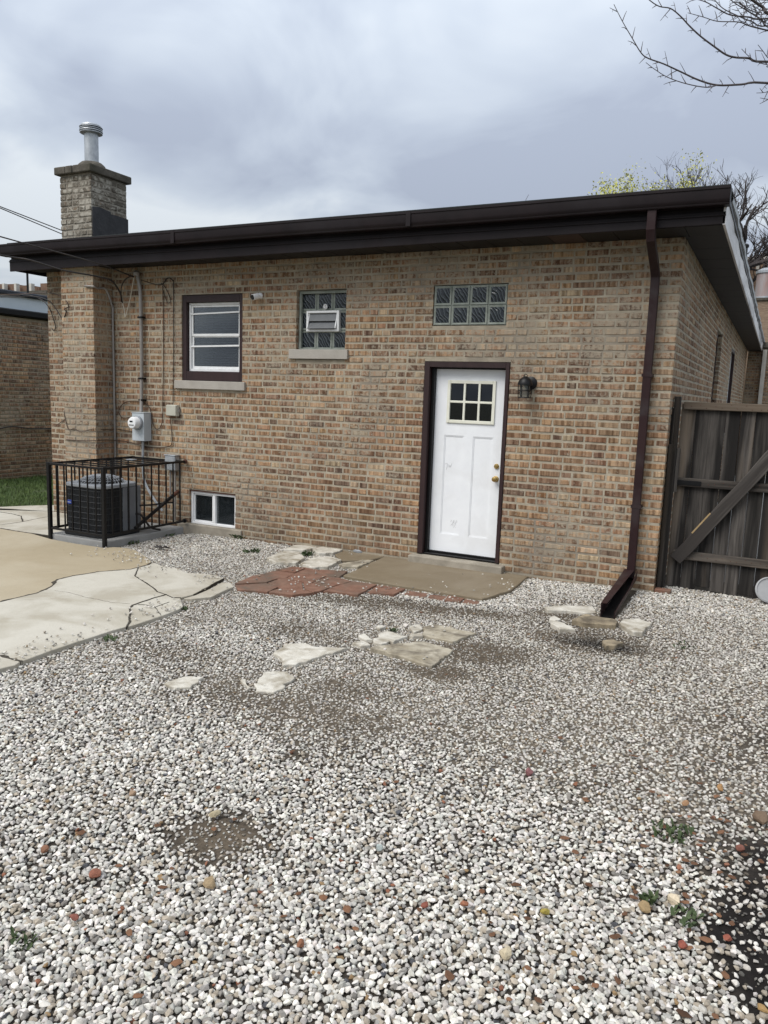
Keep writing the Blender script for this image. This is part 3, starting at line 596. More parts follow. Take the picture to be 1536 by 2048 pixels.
# weathered trim along the right eave: base board, dark drip strip, bent light flashing
sf = MB(); ys = np.linspace(OY - 0.0, 16.6, 40); vs_ = []; fs_ = []; rr = random.Random(9)
for i, yy in enumerate(ys):
    b = rr.uniform(-.007, .007)
    for z, o in ((3.268, 0), (3.30, .004 + b), (3.38, b), (3.455, .004 - b), (3.455, -.02), (3.268, -.02)): vs_.append((OX + 0.001 + o, yy, z))
for i in range(39):
    for j in range(6): fs_.append((i * 6 + j, i * 6 + (j + 1) % 6, (i + 1) * 6 + (j + 1) % 6, (i + 1) * 6 + j))
fs_.append((0, 1, 2, 3, 4, 5)); sf.add(vs_, fs_)
sfo = sf.build('side_fascia', M['alu'], house, smooth=True); sfo['label'] = 'weathered grey metal trim along the right eave'
MB().box(OX - 0.02, OX + 0.016, OY + 0.05, 16.6, 3.457, 3.50).build('drip_edge', M['blackiron'], sfo)
fl = MB(); vs_ = []; fs_ = []
for i, yy in enumerate(np.linspace(OY + .25, 16.6, 50)):
    b = rr.uniform(-.006, .01)
    for z, o in ((3.502, .03 + b), (3.535, .038 + b), (3.545, .01), (3.502, .012)): vs_.append((OX + o, yy, z))
for i in range(49):
    for j in range(4): fs_.append((i * 4 + j, i * 4 + (j + 1) % 4, (i + 1) * 4 + (j + 1) % 4, (i + 1) * 4 + j))
fl.add(vs_, fs_); fl.build('flashing', M['steel'], sfo, smooth=True)

# ---- downspout
ds = MB(); rp = [(-0.038, -0.03), (0.038, -0.03), (0.038, 0.03), (-0.038, 0.03)]
ds.sweep([(2.318, -0.50, 3.43), (2.318, -0.50, 3.25), (2.32, -0.47, 3.17), (2.322, -0.15, 2.99), (2.324, -0.075, 2.92), (2.326, -0.07, 2.8), (2.326, -0.07, 0.12), (2.322, -0.09, 0.055)], rp, up=(0, 1, 0))
dso = ds.build('downspout', M['brown_down'], house, bevel=0.006, seg=2)
for z in (2.0, 0.75): MB().box(2.278, 2.374, -0.104, -0.004, z, z + 0.03).build('strap', M['brown_down'], dso)
tr = MB(); a0, a1 = np.array([2.325, -0.07, 0.05]), np.array([2.325, -1.18, -0.075])
def trough(w, h0, h1, t0, t1, th=0.004, side_only=None):
    p0, p1 = a0 + (a1 - a0) * t0, a0 + (a1 - a0) * t1
    return p0, p1
p0, p1 = a0, a1
for (xa, xb, za, zb) in ((-0.052, 0.058, -0.004, 0.004),): tr.add([(p[0] + xx, p[1], p[2] + zz_) for p in (p0, p1) for xx, zz_ in ((xa, za), (xb, za), (xb, zb), (xa, zb))], [(0, 1, 2, 3), (7, 6, 5, 4), (0, 4, 5, 1), (1, 5, 6, 2), (2, 6, 7, 3), (3, 7, 4, 0)])
tro = tr.build('spout_extension', M['blackiron'], dso)
le = MB(); le.add([(p[0] + xx, p[1], p[2] + zz_) for p, hh in ((p0, .085), (p1, .12)) for xx, zz_ in ((-0.060, 0), (-0.054, 0), (-0.054, hh), (-0.060, hh))], [(0, 1, 2, 3), (7, 6, 5, 4), (0, 4, 5, 1), (1, 5, 6, 2), (2, 6, 7, 3), (3, 7, 4, 0)])
le.add([(p[0] + xx, p[1], p[2] + hh + zz_) for p, hh, w in ((p0, .085, .095), (p0 + (p1 - p0) * .35, .09, .075), (p0 + (p1 - p0) * .55, .102, .07), (p1, .12, .05)) for xx, zz_ in ((-0.06, 0), (-0.06 + w, .004), (-0.06 + w, .009), (-0.06, .006))],
       [(0, 1, 2, 3), (15, 14, 13, 12)] + [(i * 4 + j, i * 4 + (j + 1) % 4, i * 4 + 4 + (j + 1) % 4, i * 4 + 4 + j) for i in range(3) for j in range(4)])
le.build('left_side', M['brown_down'], tro)
ri = MB(); ri.add([(p[0] + xx, p[1], p[2] + zz_) for p, hh in ((p0, .08), (p0 + (p1 - p0) * .3, .045), (p1, .06)) for xx, zz_ in ((0.056, 0), (0.062, 0), (0.064, hh), (0.058, hh))], [(0, 1, 2, 3), (11, 10, 9, 8)] + [(i * 4 + j, i * 4 + (j + 1) % 4, i * 4 + 4 + (j + 1) % 4, i * 4 + 4 + j) for i in range(2) for j in range(4)])
ri.build('right_side', M['brown_down'], tro)

# ---- chimney
CX0, CX1, CYF, CYB = -5.148, -4.565, -0.33, 0.275
cm = MB().box(CX0 + .0035, CX1 - .0035, CYF + .0035, 0.0, ZB, ZT - .015); chim = cm.build('chimney', M['mortar'], house)
def ring(mb, faces, z0, z1, seed, r):
    for kind, u0, u1 in faces:
        fu = {'f': lambda u, o, z: (u, CYF - o, z), 'r': lambda u, o, z: (CX1 + o, u, z), 'l': lambda u, o, z: (CX0 - o, u, z)}[kind]
        for (a, b, c, d, f, l, k) in layout(u0, u1, z0, z1, [], seed + ord(kind)): brick(mb, a, b, c, d, fu, r, 0.1)
cb = MB(); rc = random.Random(5); ring(cb, [('f', CX0, CX1), ('r', CYF + .012, -0.003), ('l', CYF + .012, -0.003)], ZB + .02, ZT - .02, 60, rc)
tag(cb.build('brickwork', M['brick'], chim), kind='stuff')
CX0L = CX0; CX0 = -5.112
st = MB().box(CX0 + .006, CX1 - .006, CYF + .006, CYB, 3.50, 4.40).build('chimney_stack', M['mortar_old'], house)
cb = MB(); ring(cb, [('f', CX0, CX1), ('r', CYF + .012, CYB), ('l', CYF + .012, CYB)], 3.57, 4.39, 66, rc)
tag(cb.build('brickwork', M['brick_old'], st), kind='stuff')
cap = MB(); q = []
for (x0, x1, y0, y1) in ((CX0 - .045, CX0 + .15, CYF - .055, CYB + .055), (CX0 + .158, CX1 - .27, CYF - .058, CYB + .055), (CX1 - .262, CX1 + .05, CYF - .055, CYB + .05)): cap.box(x0, x1, y0, y1, 4.395, 4.49)
cap.build('cap', M['capstone'], st, bevel=0.012, seg=2)
MB().lathe((-4.86, -.03, 4.485), [(0.19, 0), (0.185, .05), (0.165, .09), (0.13, .12), (.10, .125)], 20).build('flue_collar', M['capstone'], st, smooth=True)
flue = MB().lathe((-4.86, -.03, 4.58), [(0.088, 0), (0.088, .40)], 24).build('flue', M['steel'], st, smooth=True)
fc = MB(); z = 4.965
for i in range(4): fc.lathe((-4.86, -.03, z + i * .023), [(0.118, 0), (0.142 + .004 * (i % 2), .006), (0.142, .014), (0.118, .019)], 28)
fc.lathe((-4.86, -.03, z + .092), [(.132, 0), (.12, .018), (.06, .03), (.01, .032)], 28); fc.build('flue_cap', M['steel'], flue, smooth=True)
tp = MB(); tpz = [(-.322, 3.98), (-.2, 4.0), (-.1, 3.985), (-.02, 3.985), (-.015, 3.95), (.08, 3.955), (.17, 3.95), (.285, 3.945), (.285, 3.5), (-.322, 3.5)]
tp.add([(CX1 + .006, y, z) for y, z in tpz] + [(CX1 + .016, y, z) for y, z in tpz], [tuple(range(10))[::-1], tuple(range(10, 20))] + [(i, (i + 1) % 10, 10 + (i + 1) % 10, 10 + i) for i in range(10)])
t_ = tp.build('tar_patch', M['tar'], st); t_['label'] = 'black tarred flashing on the chimney side'

# ---- interior so that windows look into rooms
MB().box(XL + .3, XR - .35, 0.4, YF - .4, -0.3, 0.0).box(XL + .3, XR - .35, 3.2, 3.3, 0.0, 3.2).box(XL + .3, XR - .35, 0.31, 3.2, ZT - .25, ZT - .2).build('interior', M['inside'], house)

# ---- left window
def frame(mb, x0, x1, z0, z1, w, y0, y1, wb=None, wt=None, wl=None, wr=None):
    wb, wt, wl, wr = (w if k is None else k for k in (wb, wt, wl, wr))
    mb.box(x0, x0 + wl, y0, y1, z0, z1).box(x1 - wr, x1, y0, y1, z0, z1).box(x0 + wl, x1 - wr, y0, y1, z1 - wt, z1).box(x0 + wl, x1 - wr, y0, y1, z0, z0 + wb); return mb
win = frame(MB(), -3.384, -2.445, 1.846, 2.897, .06, 0.015, 0.30, wb=.115, wt=.085, wl=.06, wr=.05).build('window', M['brown_paint'], house, bevel=.003)
frame(MB(), -3.318, -2.500, 1.962, 2.808, .028, 0.062, 0.12).build('frame', M['vinyl'], win, bevel=.003)
frame(MB(), -3.288, -2.530, 2.40, 2.778, .022, 0.075, 0.10, wb=.03).build('sash', M['vinyl'], win, bevel=.002)
frame(MB(), -3.286, -2.532, 1.992, 2.405, .024, 0.085, 0.112, wb=.034, wt=.018).build('sash', M['vinyl'], win, bevel=.002)
MB().bar((-3.29, .069, 2.672), (-2.528, .069, 2.69), .014, .018).build('storm_rail', M['vinyl'], win); MB().bar((-3.29, .069, 2.272), (-2.528, .069, 2.285), .014, .020).build('storm_rail', M['vinyl'], win)
MB().box(-3.268, -2.55, .088, .091, 2.42, 2.76).build('pane', M['glass'], win); MB().box(-3.264, -2.554, .097, .100, 2.02, 2.39).build('pane', M['glass'], win)
bl = MB()
for i in range(26): bl.bar((-3.30, .17, 1.99 + i * .031), (-2.50, .17, 1.99 + i * .031), .024, .0015, up=(0, -.7, .7))
bl.build('blind', M['blind'], win)
MB().box(-3.486, -2.378, -0.035, 0.30, 1.738, 1.842).build('window_sill', M['sill'], house, bevel=.006, seg=2)
# ---- glass block windows
def blocks(name, x0, x1, z0, z1, nxb, nzb, yf, skip=()):
    gr = MB().box(x0, x1, yf + .012, yf + .09, z0, z1).build(name, M['grout'], house)
    sx, sz = (x1 - x0) / nxb, (z1 - z0) / nzb
    for i in range(nxb):
        for k in range(nzb):
            if (i, k) in skip: continue
            a, b, c, d = x0 + i * sx + .006, x0 + (i + 1) * sx - .006, z0 + k * sz + .006, z0 + (k + 1) * sz - .006; e = .019; cx, cz = (a + b) / 2, (c + d) / 2
            mb = MB(); mb.add([(a, yf + .02, c), (b, yf + .02, c), (b, yf + .02, d), (a, yf + .02, d), (a, yf + .002, c), (b, yf + .002, c), (b, yf + .002, d), (a, yf + .002, d), (a + e, yf + .007, c + e), (b - e, yf + .007, c + e), (b - e, yf + .007, d - e), (a + e, yf + .007, d - e)],
                   [(i2, (i2 + 1) % 4, 4 + (i2 + 1) % 4, 4 + i2) for i2 in range(4)])
            mb.mi = 1; mb.add([], []); o = 0
            mb.f += [(4 + j, 4 + (j + 1) % 4, 8 + (j + 1) % 4, 8 + j) for j in range(4)]; mb.m += [0] * 4
            n = 5; vs = []; base = len(mb.v)
            for p in range(n):
                for q in range(n): u, v = p / (n - 1), q / (n - 1); vs.append((a + e + (b - a - 2 * e) * u, yf + .007 - .006 * math.sin(math.pi * u) * math.sin(math.pi * v), c + e + (d - c - 2 * e) * v))
            mb.add(vs, [(p * n + q, (p + 1) * n + q, (p + 1) * n + q + 1, p * n + q + 1) for p in range(n - 1) for q in range(n - 1)])
            ob = mb.build('glass_block', [M['grout'], M['block']], gr, origin=(cx, yf, cz))
            for pl in ob.data.polygons: pl.use_smooth = pl.material_index == 1
    return gr
blocks('glass_block_window', .072, .883, 2.501, 2.908, 4, 2, 0.006)
gw = blocks('glass_block_window', -1.656, -1.007, 2.243, 2.907, 3, 3, 0.085, skip=((1, 1),))
frame(MB(), -1.656, -1.007, 2.243, 2.907, .0, .05, .08, wl=.028, wr=.002, wt=.03, wb=.014).build('mortar_bed', M['grout'], gw)
va = frame(MB(), -1.555, -1.115, 2.447, 2.682, .026, .045, .10, wr=.034).build('vent', M['vinyl'], gw, bevel=.003)
MB().box(-1.53, -1.148, .08, .088, 2.472, 2.66).build('screen', M['inside'], va)
for za, zb in ((2.565, 2.655), (2.478, 2.565)):
    MB().add([(x, y, z) for y, z in ((.006 + (.03 if za > 2.5 else 0), za), (.072, zb), (.076, zb), (.010 + (.03 if za > 2.5 else 0), za)) for x in (-1.52, -1.155)], [(0, 1, 3, 2), (2, 3, 5, 4), (4, 5, 7, 6), (6, 7, 1, 0), (0, 2, 4, 6), (1, 7, 5, 3)]).build('louvre', M['louvre'], va)
MB().bar((-1.525, .02, 2.478), (-1.525, .07, 2.655), .008, .012, up=(1, 0, 0)).build('arm', M['vinyl'], va); MB().bar((-1.150, .02, 2.478), (-1.150, .07, 2.655), .008, .012, up=(1, 0, 0)).build('arm', M['vinyl'], va)
pt_ = MB()
for i in range(14): 
    a = rb.uniform(0, 6.28); pt_.lathe((-1.305 + .016 * math.cos(a), .062 , 2.725 + .02 * math.sin(a)), [(.012, 0), (.014, .01), (.006, .018)], 6, 'y')
pp = pt_.build('sealant_patch', M['vinyl'], gw); pp['label'] = 'white blob of sealant on the block'
MB().box(-1.742, -0.950, -0.034, 0.30, 2.130, 2.238).build('window_sill', M['sill'], house, bevel=.006, seg=2)
# ---- basement window
bw = frame(MB(), -3.268, -2.536, 0.0, .428, .03, .03, .10).build('basement_window', M['vinyl'], house, bevel=.003)
MB().box(-2.915, -2.875, .034, .098, .031, .397).build('mullion', M['vinyl'], bw, bevel=.002)
frame(MB(), -3.236, -2.917, .032, .396, .018, .05, .08).build('sash', M['vinyl'], bw)
MB().box(-3.216, -2.937, .062, .066, .052, .376).build('pane', M['glass'], bw); MB().box(-2.873, -2.568, .07, .074, .032, .396).build('pane', M['glass'], bw)
MB().box(-3.269, -2.535, .01, .12, .43, .444).build('lintel', M['rust'], bw)
MB().box(-3.45, -2.42, -.03, .3, -.26, -.003).build('basement_sill', M['step'], house, bevel=.01, seg=2)

# ---- door
dfm = MB().box(0.002, 0.062, -0.008, 0.30, 0.012, 2.118).box(0.914, 0.955, -0.008, 0.30, 0.012, 2.118).box(0.062, 0.914, -0.008, 0.30, 2.062, 2.118)
dfr = dfm.build('door_frame', M['brown_paint'], house, bevel=.003)
MB().box(0.064, 0.098, 0.055, 0.16, 0.012, 2.06).box(0.900, 0.912, 0.07, 0.16, 0.012, 2.06).box(.0985, .8995, 0.075, 0.16, 2.048, 2.06).build('door_stop', M['blackiron'], dfr, bevel=.002)
MB().box(0.064, 0.912, 0.02, 0.2, 0.001, 0.022).box(.099, .899, .085, .10, .0225, .045).build('threshold', M['blackiron'], dfr, bevel=.003)
MB().box(-0.062, 1.028, -0.115, 0.29, -0.2, -0.001).build('door_step', M['step'], house, bevel=.012, seg=2)
dx0, dx1, dz0, dz1, dy = .100, .898, .030, 2.046, .105
holes = [(.262, .764, 1.495, 1.908)]
dm = MB(); slabwall(dm, dx0, dx1, dz0, dz1, [(.262, .764, 1.495, 1.908), (.222, .448, .24, 1.336), (.556, .782, .24, 1.336)], -dy, -dy - .04, back)
dm.box(.2225, .4475, dy + .009, dy + .03, .2405, 1.3355).box(.5565, .7815, dy + .009, dy + .03, .2405, 1.3355)
for a, b in ((.222, .448), (.556, .782)): frame(dm, a, b, .24, 1.336, .011, dy + .004, dy + .0088)
door = dm.build('door', M['white'], house)
lf = frame(MB(), .240, .786, 1.472, 1.930, .034, dy - .016, dy + .012); lf.box(.274, .752, dy - .014, dy + .005, 1.689, 1.713)
for xx in (.4255, .5925): lf.box(xx, xx + .024, dy - .0145, dy + .005, 1.506, 1.896)
lf.build('lite_frame', M['cream'], door, bevel=.004, seg=2)
for i in range(3):
    for k in range(2):
        a = .274 + i * .167; MB().box(a, a + .152, dy + .006, dy + .010, 1.506 + k * .207, 1.506 + k * .207 + .183).build('pane', M['darkglass'], door)
MB().lathe((.838, dy, .90), [(.032, 0), (.032, .006), (.013, .012), (.012, .03), (.024, .038), (.030, .052), (.026, .066), (.01, .072)], 20, 'y').build('knob', M['brass'], door, smooth=True)
MB().lathe((.838, dy, 1.035), [(.028, 0), (.028, .01), (.022, .018), (.008, .02)], 20, 'y').build('deadbolt', M['brass'], door, smooth=True)
sc = MB(); pth = [aty(780 + x / 3.2, 540 + y / 3.2, dy + .008) for x, y in ((352, 1240), (366, 1238), (368, 1250), (360, 1278))]; sc.tube(pth, .0022, 5)
pth = [aty(780 + x / 3.2, 540 + y / 3.2, dy + .008) for x, y in ((374, 1245), (378, 1262), (383, 1248), (387, 1262), (395, 1238))]; sc.tube(pth, .0022, 5); sc.build('scribble', M['mark'], door)
sc = MB()
for i in range(26):
    q = (390 + rb.uniform(-4, 34), 1605 + rb.uniform(0, 48)); e = (q[0] + rb.uniform(3, 9), q[1] + rb.uniform(-14, -4)); sc.tube([aty(780 + x / 3.2, 540 + y / 3.2, dy + .0085) for x, y in (q, e)], .0011, 4)
sc.build('scuff', M['mark'], door)
# ---- windows in the side wall
for i, (a, b, c, d) in enumerate((SW1, SW2)):
    w_ = MB(); wx = XR - .12
    w_.box(wx, wx + .06, a, a + .06, c, d).box(wx, wx + .06, b - .06, b, c, d).box(wx, wx + .06, a + .06, b - .06, d - .06, d).box(wx, wx + .06, a + .06, b - .06, c, c + .06).box(wx + .003, wx + .05, a + .06, b - .06, (c + d) / 2 - .02, (c + d) / 2 + .02)
    wo = w_.build('side_window', M['brown_paint'] if i == 0 else M['vinyl'], house)
    MB().box(wx + .02, wx + .026, a + .06, b - .06, c + .06, d - .06).build('pane', M['glass'], wo)
    MB().box(XR - .28, XR + .03, a - .1, b + .1, c - .1, c).build('window_sill', M['sill'], house)
    if i: MB().box(XR - .10, XR - .002, b - .045, b - .004, c, d).box(XR - .10, XR - .002, a + .06, b - .05, d - .06, d - .004).build('jamb_trim', M['brown_paint'], wo)
# wall holes left by old fixings
# ------------------------------------------------------------------ wall fixtures
t = empty('wall_lantern', (1.165, 0, 1.9), 'small black caged wall lantern to the right of the white door', 'lamp')
MB().lathe((1.185, 0.0, 1.915), [(.068, -.004), (.068, .014), (.05, .026), (.02, .032)], 24, 'y').build('back_plate', M['blackiron'], t, smooth=True)
MB().lathe((1.165, -.125, 1.893), [(.074, 0), (.074, .012), (.066, .04), (.048, .066), (.02, .082), (.012, .088)], 20).build('hood', M['blackiron'], t, smooth=True)
MB().tube([(1.17, -.01, 1.93), (1.168, -.06, 1.955), (1.165, -.125, 1.965)], .012, 8).build('arm', M['blackiron'], t)
MB().tube([(1.165 - .02, -.125, 1.975), (1.165 - .016, -.125, 1.994), (1.165, -.125, 2.003), (1.165 + .016, -.125, 1.994), (1.165 + .02, -.125, 1.975)], .0035, 6).build('ring', M['blackiron'], t)
cg = MB()
for k in range(6):
    a = k * math.pi / 3 + .3; cg.tube([(1.165 + .068 * math.cos(a), -.125 + .068 * math.sin(a), 1.895), (1.165 + .062 * math.cos(a), -.125 + .062 * math.sin(a), 1.768)], .0045, 5)
for z, r0 in ((1.768, .064), (1.84, .066)): cg.tube([(1.165 + r0 * math.cos(a), -.125 + r0 * math.sin(a), z) for a in np.linspace(0, 2 * math.pi, 25)], .0045, 5)
cg.build('cage', M['blackiron'], t)
MB().lathe((1.165, -.125, 1.772), [(.05, 0), (.054, .12)], 16).build('glass', M['lampglass'], t, smooth=True)

t = empty('security_camera', (-2.19, 0, 2.85), 'small white bullet security camera beside the brown framed window', 'camera')
MB().lathe((-2.17, 0, 2.862), [(.034, -.004), (.034, .02), (.022, .032), (.01, .034)], 20, 'y').build('base', M['camwhite'], t, smooth=True)
MB().tube([(-2.17, -.03, 2.862), (-2.185, -.06, 2.85), (-2.20, -.075, 2.842)], .011, 8).build('arm', M['camwhite'], t)
MB().tube([(-2.178, -.045, 2.856), (-2.205, -.115, 2.832)], [.034, .036], 16).build('body', M['camwhite'], t, smooth=True)
MB().tube([(-2.2048, -.1145, 2.8322), (-2.208, -.123, 2.829)], [.031, .029], 16).build('lens', M['camblack'], t, smooth=True)

t = empty('electric_meter', (-4.0, 0, 1.22), 'grey steel meter box with round white glass meter beside the chimney', 'meter')
MB().box(-4.113, -3.905, -.142, -.006, 1.038, 1.402).build('box', M['meter'], t, bevel=.006, seg=2)
MB().box(-4.118, -3.900, -.15, -.004, 1.4035, 1.412).build('lid', M['meter'], t, bevel=.003)
MB().lathe((-4.01, -.142, 1.275), [(.092, 0), (.092, .028), (.082, .034)], 28, 'y').build('ring', M['ac_rim'], t, smooth=True)
MB().lathe((-4.01, -.176, 1.275), [(.078, 0), (.077, .06), (.066, .078), (.03, .084), (.005, .085)], 28, 'y').build('meter_glass', M['vinyl'], t, smooth=True)
MB().box(-4.035, -3.985, -.264, -.2605, 1.285, 1.305).box(-4.05, -3.97, -.2635, -.2600, 1.245, 1.253).build('dial', M['camblack'], t)
t = empty('utility_box', (-3.51, 0, 1.455), 'small beige plastic utility box below the left window sill', 'box')
MB().box(-3.592, -3.432, -.072, -.004, 1.388, 1.522).build('box', M['beige'], t, bevel=.006, seg=2); MB().box(-3.596, -3.428, -.05, -.004, 1.384, 1.526).build('flange', M['beige'], t, bevel=.003)
MB().box(-3.424, -3.408, -.03, -.004, 1.43, 1.48).build('latch', M['conduit'], t)
t = empty('disconnect_switch', (-3.51, 0, .78), 'shiny grey disconnect box above the black cage rail', 'box')
MB().box(-3.598, -3.424, -.10, -.004, .682, .87).build('box', M['steel'], t, bevel=.012, seg=3); MB().box(-3.604, -3.418, -.108, -.004, .8715, .885).build('lid', M['steel'], t, bevel=.003)
MB().tube([(-3.55, -.045, .69), (-3.55, -.045, .34)], .013, 8).build('pipe', M['conduit'], t); MB().tube([(-3.47, -.045, .69), (-3.47, -.045, .40), (-3.48, -.04, .02)], .013, 8).build('pipe', M['conduit'], t)

def wp(px, py, off=.014):                      # point on whichever wall face is seen there
    if px >= 229: return aty(px, py, -off)
    if px >= 190: return atx(px, py, CX1 + off)
    if px >= 127: return aty(px, py, CYF - off)
    return aty(px, py, -off)
def smooth_path(p, n=4):
    p = [Vector(q) for q in p]; o = []
    for i in range(len(p) - 1):
        a, b, c, d = p[max(i - 1, 0)], p[i], p[i + 1], p[min(i + 2, len(p) - 1)]
        for k in range(n):
            s = k / n; o.append(0.5 * ((2 * b) + (c - a) * s + (2 * a - 5 * b + 4 * c - d) * s * s + (3 * b - a - 3 * c + d) * s ** 3))
    return o + [p[-1]]
def cable(name, pts, r, mat, label, cat='cable', sm=4, group=None):
    o = MB().tube(smooth_path(pts, sm) if sm else pts, r, 6).build(name, mat, smooth=True); return tag(o, label, cat, group)
# meter mast
t = empty('service_mast', (-4.03, 0, 3.1), 'grey steel service mast running down the wall to the meter box', 'conduit')
MB().tube(smooth_path([(-4.075, -.05, 3.16), (-4.05, -.045, 3.06), (-4.03, -.045, 2.9), (-4.022, -.045, 2.2), (-4.03, -.05, 1.6), (-4.02, -.07, 1.41)]), .024, 10).build('pipe', M['conduit'], t, smooth=True)
for z in (2.62, 1.84, 1.56): MB().box(-4.062, -3.988, -.074, -.004, z, z + .022).build('strap', M['blackiron'], t)
MB().lathe((-4.085, -.06, 3.15), [(.04, 0), (.044, .04), (.02, .07)], 12).build('weatherhead', M['conduit'], t, smooth=True)
cable('conduit', [wp(286, 884, .05), wp(286, 930, .045), wp(288, 958, .05), wp(298, 982, .07), wp(312, 1004, .09), wp(325, 1022, .08)], .017, M['steel'], 'grey flexible conduit bending from the meter box down behind the cage', 'conduit')
cable('conduit', [wp(170, 572), wp(187, 573), wp(196, 577), wp(212, 579), (CX1 + .028, -.04, 2.78), (CX1 + .028, -.03, 2.6), (CX1 + .028, -.03, .55)], .014, M['conduit'], 'thin grey pipe running down the corner beside the chimney', 'conduit', 3)
cable('wall_cable', [wp(325, 571), wp(326, 590), wp(327, 680), wp(326, 780), wp(325, 838), wp(320, 855), wp(313, 858), wp(306, 848), wp(303, 830), wp(298, 814), wp(288, 806), wp(268, 802), wp(250, 805), wp(240, 815), wp(238, 826), wp(246, 836), wp(262, 834)], .0055, M['cable_br'], 'thin brown cable looping over the meter box')
cable('wall_cable', [wp(282, 560, .05), wp(320, 570), wp(335, 556), wp(346, 562), wp(347, 575), wp(347, 700), wp(346, 808)], .0055, M['cable'], 'thin black cable hanging straight down to the beige utility box')
cable('wall_cable', [wp(340, 834), wp(343, 860), wp(344, 884), wp(338, 893), wp(318, 895), wp(290, 893), wp(262, 885), wp(236, 881), wp(210, 880), wp(188, 881), wp(160, 881), wp(133, 879)], .0055, M['cable_br'], 'brown cable drooping from the beige box across the chimney face')
cable('wall_cable', [wp(264, 863), wp(246, 860), wp(232, 858), wp(210, 859), wp(186, 858), wp(170, 862), wp(158, 862), wp(148, 857), wp(136, 857), (-5.17, -.3, 1.42), (-5.17, -.02, 1.43), wp(112, 851)], .0055, M['cable_br'], 'brown cable sagging from the meter box leftwards round the chimney')
cable('wall_cable', [wp(322, 566), wp(330, 574), wp(338, 590), wp(341, 602), wp(336, 606), wp(331, 596), wp(326, 580)], .004, M['cable'], 'small black loop of cable left of the window top')
# service drop: wires slung from the left
h0 = np.array([-4.085, -.10, 3.13])
def drop(px, py, y): return aty(px, py, y)
cable('overhead_wire', [drop(-260, 395, -3.2), drop(0, 473, -1.6), drop(190, 525, -.62), h0], .008, M['cable'], 'upper black overhead wire slung to the service mast', 'wire', 5)
cable('overhead_wire', [drop(-260, 455, -3.2), drop(0, 510, -1.6), drop(60, 520, -1.3), drop(125, 540, -1.0), drop(190, 552, -.62), drop(222, 561, -.42), drop(240, 585, -.2), drop(243, 603, -.1)], .011, M['cable'], 'thick black overhead wire drooping below the eave to the splice', 'wire', 4)
for i, (a, b) in enumerate((((0, 413), (124, 461)), ((0, 416), (124, 468)))):
    p, q = aty(*a, 3.0), aty(*b, 4.5); cable('overhead_wire', [p + (p - q) * 2.2, p, q, q + (q - p) * 1.0], .010, M['cable'], ('upper' if i == 0 else 'lower') + ' of two thin far wires running behind the chimney', 'wire', 2)
cable('service_lead', [h0, wp(262, 552, .1), wp(248, 562, .1), wp(242, 580, .09), wp(245, 605, .06), wp(250, 628, .05)], .007, M['cable'], 'black lead looping from the weatherhead down to the splice')
cable('service_lead', [wp(245, 606, .06), wp(249, 622, .06), wp(250, 634, .06), wp(254, 622, .06), wp(262, 590, .07), h0], .006, M['cable_wh'], 'pale lead looping in a narrow V beside the mast')
# cables between neighbour and house corner
cable('overhead_wire', [drop(-200, 588, 2.5), drop(0, 589, .9), drop(60, 587, .3), drop(100, 586, .0), drop(120, 592, -.2), drop(133, 603, -.34), wp(137, 613), wp(133, 616), wp(128, 618), wp(131, 621)], .007, M['cable_br'], 'brown cable arching from the neighbouring eave to the chimney corner', 'wire', 4)
cable('overhead_wire', [drop(-200, 585, 2.5), drop(0, 594, .9), drop(60, 592, .3), drop(95, 600, -.02), drop(112, 618, -.1), drop(122, 634, -.2), drop(127, 637, -.3), wp(131, 628), wp(133, 621)], .007, M['cable'], 'black cable hanging in a loop left of the chimney', 'wire', 4)
cable('overhead_wire', [drop(-200, 586, 2.5), drop(0, 592, .9), drop(50, 589, .4), drop(84, 600, .1), drop(100, 620, -.02), drop(109, 645, -.02), drop(111, 655, -.02), drop(108, 661, -.02), drop(104, 657, -.02)], .007, M['cable'], 'lowest black cable ending in a hook on the house corner', 'wire', 4)
cable('neighbour_cable', [atx(0, 857, -9.57), atx(25, 853, -9.57), atx(60, 857, -9.57), atx(100, 857, -9.57), atx(112, 857, -9.57)], .012, M['cable'], 'dark cable along the neighbouring brick wall')

# ------------------------------------------------------------------ AC unit, pad, cage
pad = tag(MB().prism([(-4.23, -1.40), (-3.30, -1.40), (-3.28, -0.1), (-4.22, -0.1)], -.2, -.035).build('equipment_pad', M['pad'], bevel=.012, seg=2), 'grey concrete pad under the air conditioner', 'concrete pad')
SOLID.append([(-4.23, -1.42), (-3.28, -1.42), (-3.24, 0.0), (-4.22, 0.0)])
t = empty('air_conditioner', (-3.76, -1.0, -.03), 'dark grey air conditioner condenser inside the black iron cage', 'air conditioner')
ax0, ax1, ay0, ay1, az0, az1 = -4.09, -3.45, -1.30, -0.70, .015, .545
def rrect(x0, x1, y0, y1, r, n=5):
    o = []
    for cx, cy, a0_ in ((x1 - r, y0 + r, -90), (x1 - r, y1 - r, 0), (x0 + r, y1 - r, 90), (x0 + r, y0 + r, 180)):
        for k in range(n + 1): a = R_(a0_ + 90 * k / n); o.append((cx + r * math.cos(a), cy + r * math.sin(a)))
    return o
MB().prism(rrect(ax0 - .03, ax1 + .03, ay0 - .03, ay1 + .03, .12), -.035, .014).build('base_pan', M['ac_dark'], t, bevel=.008, seg=2)
MB().prism(rrect(ax0 + .012, ax1 - .012, ay0 + .012, ay1 - .012, .12), az0, az1).build('coil', M['ac_dark'], t)
gr = MB(); rp_ = rrect(ax0, ax1, ay0, ay1, .13, 8)
def along(poly, step):
    o = []; carry = 0
    for i in range(len(poly)):
        a, b = Vector(poly[i]), Vector(poly[(i + 1) % len(poly)]); l = (b - a).length; s = carry
        while s < l: o.append(a.lerp(b, s / l)); s += step
        carry = s - l
    return o
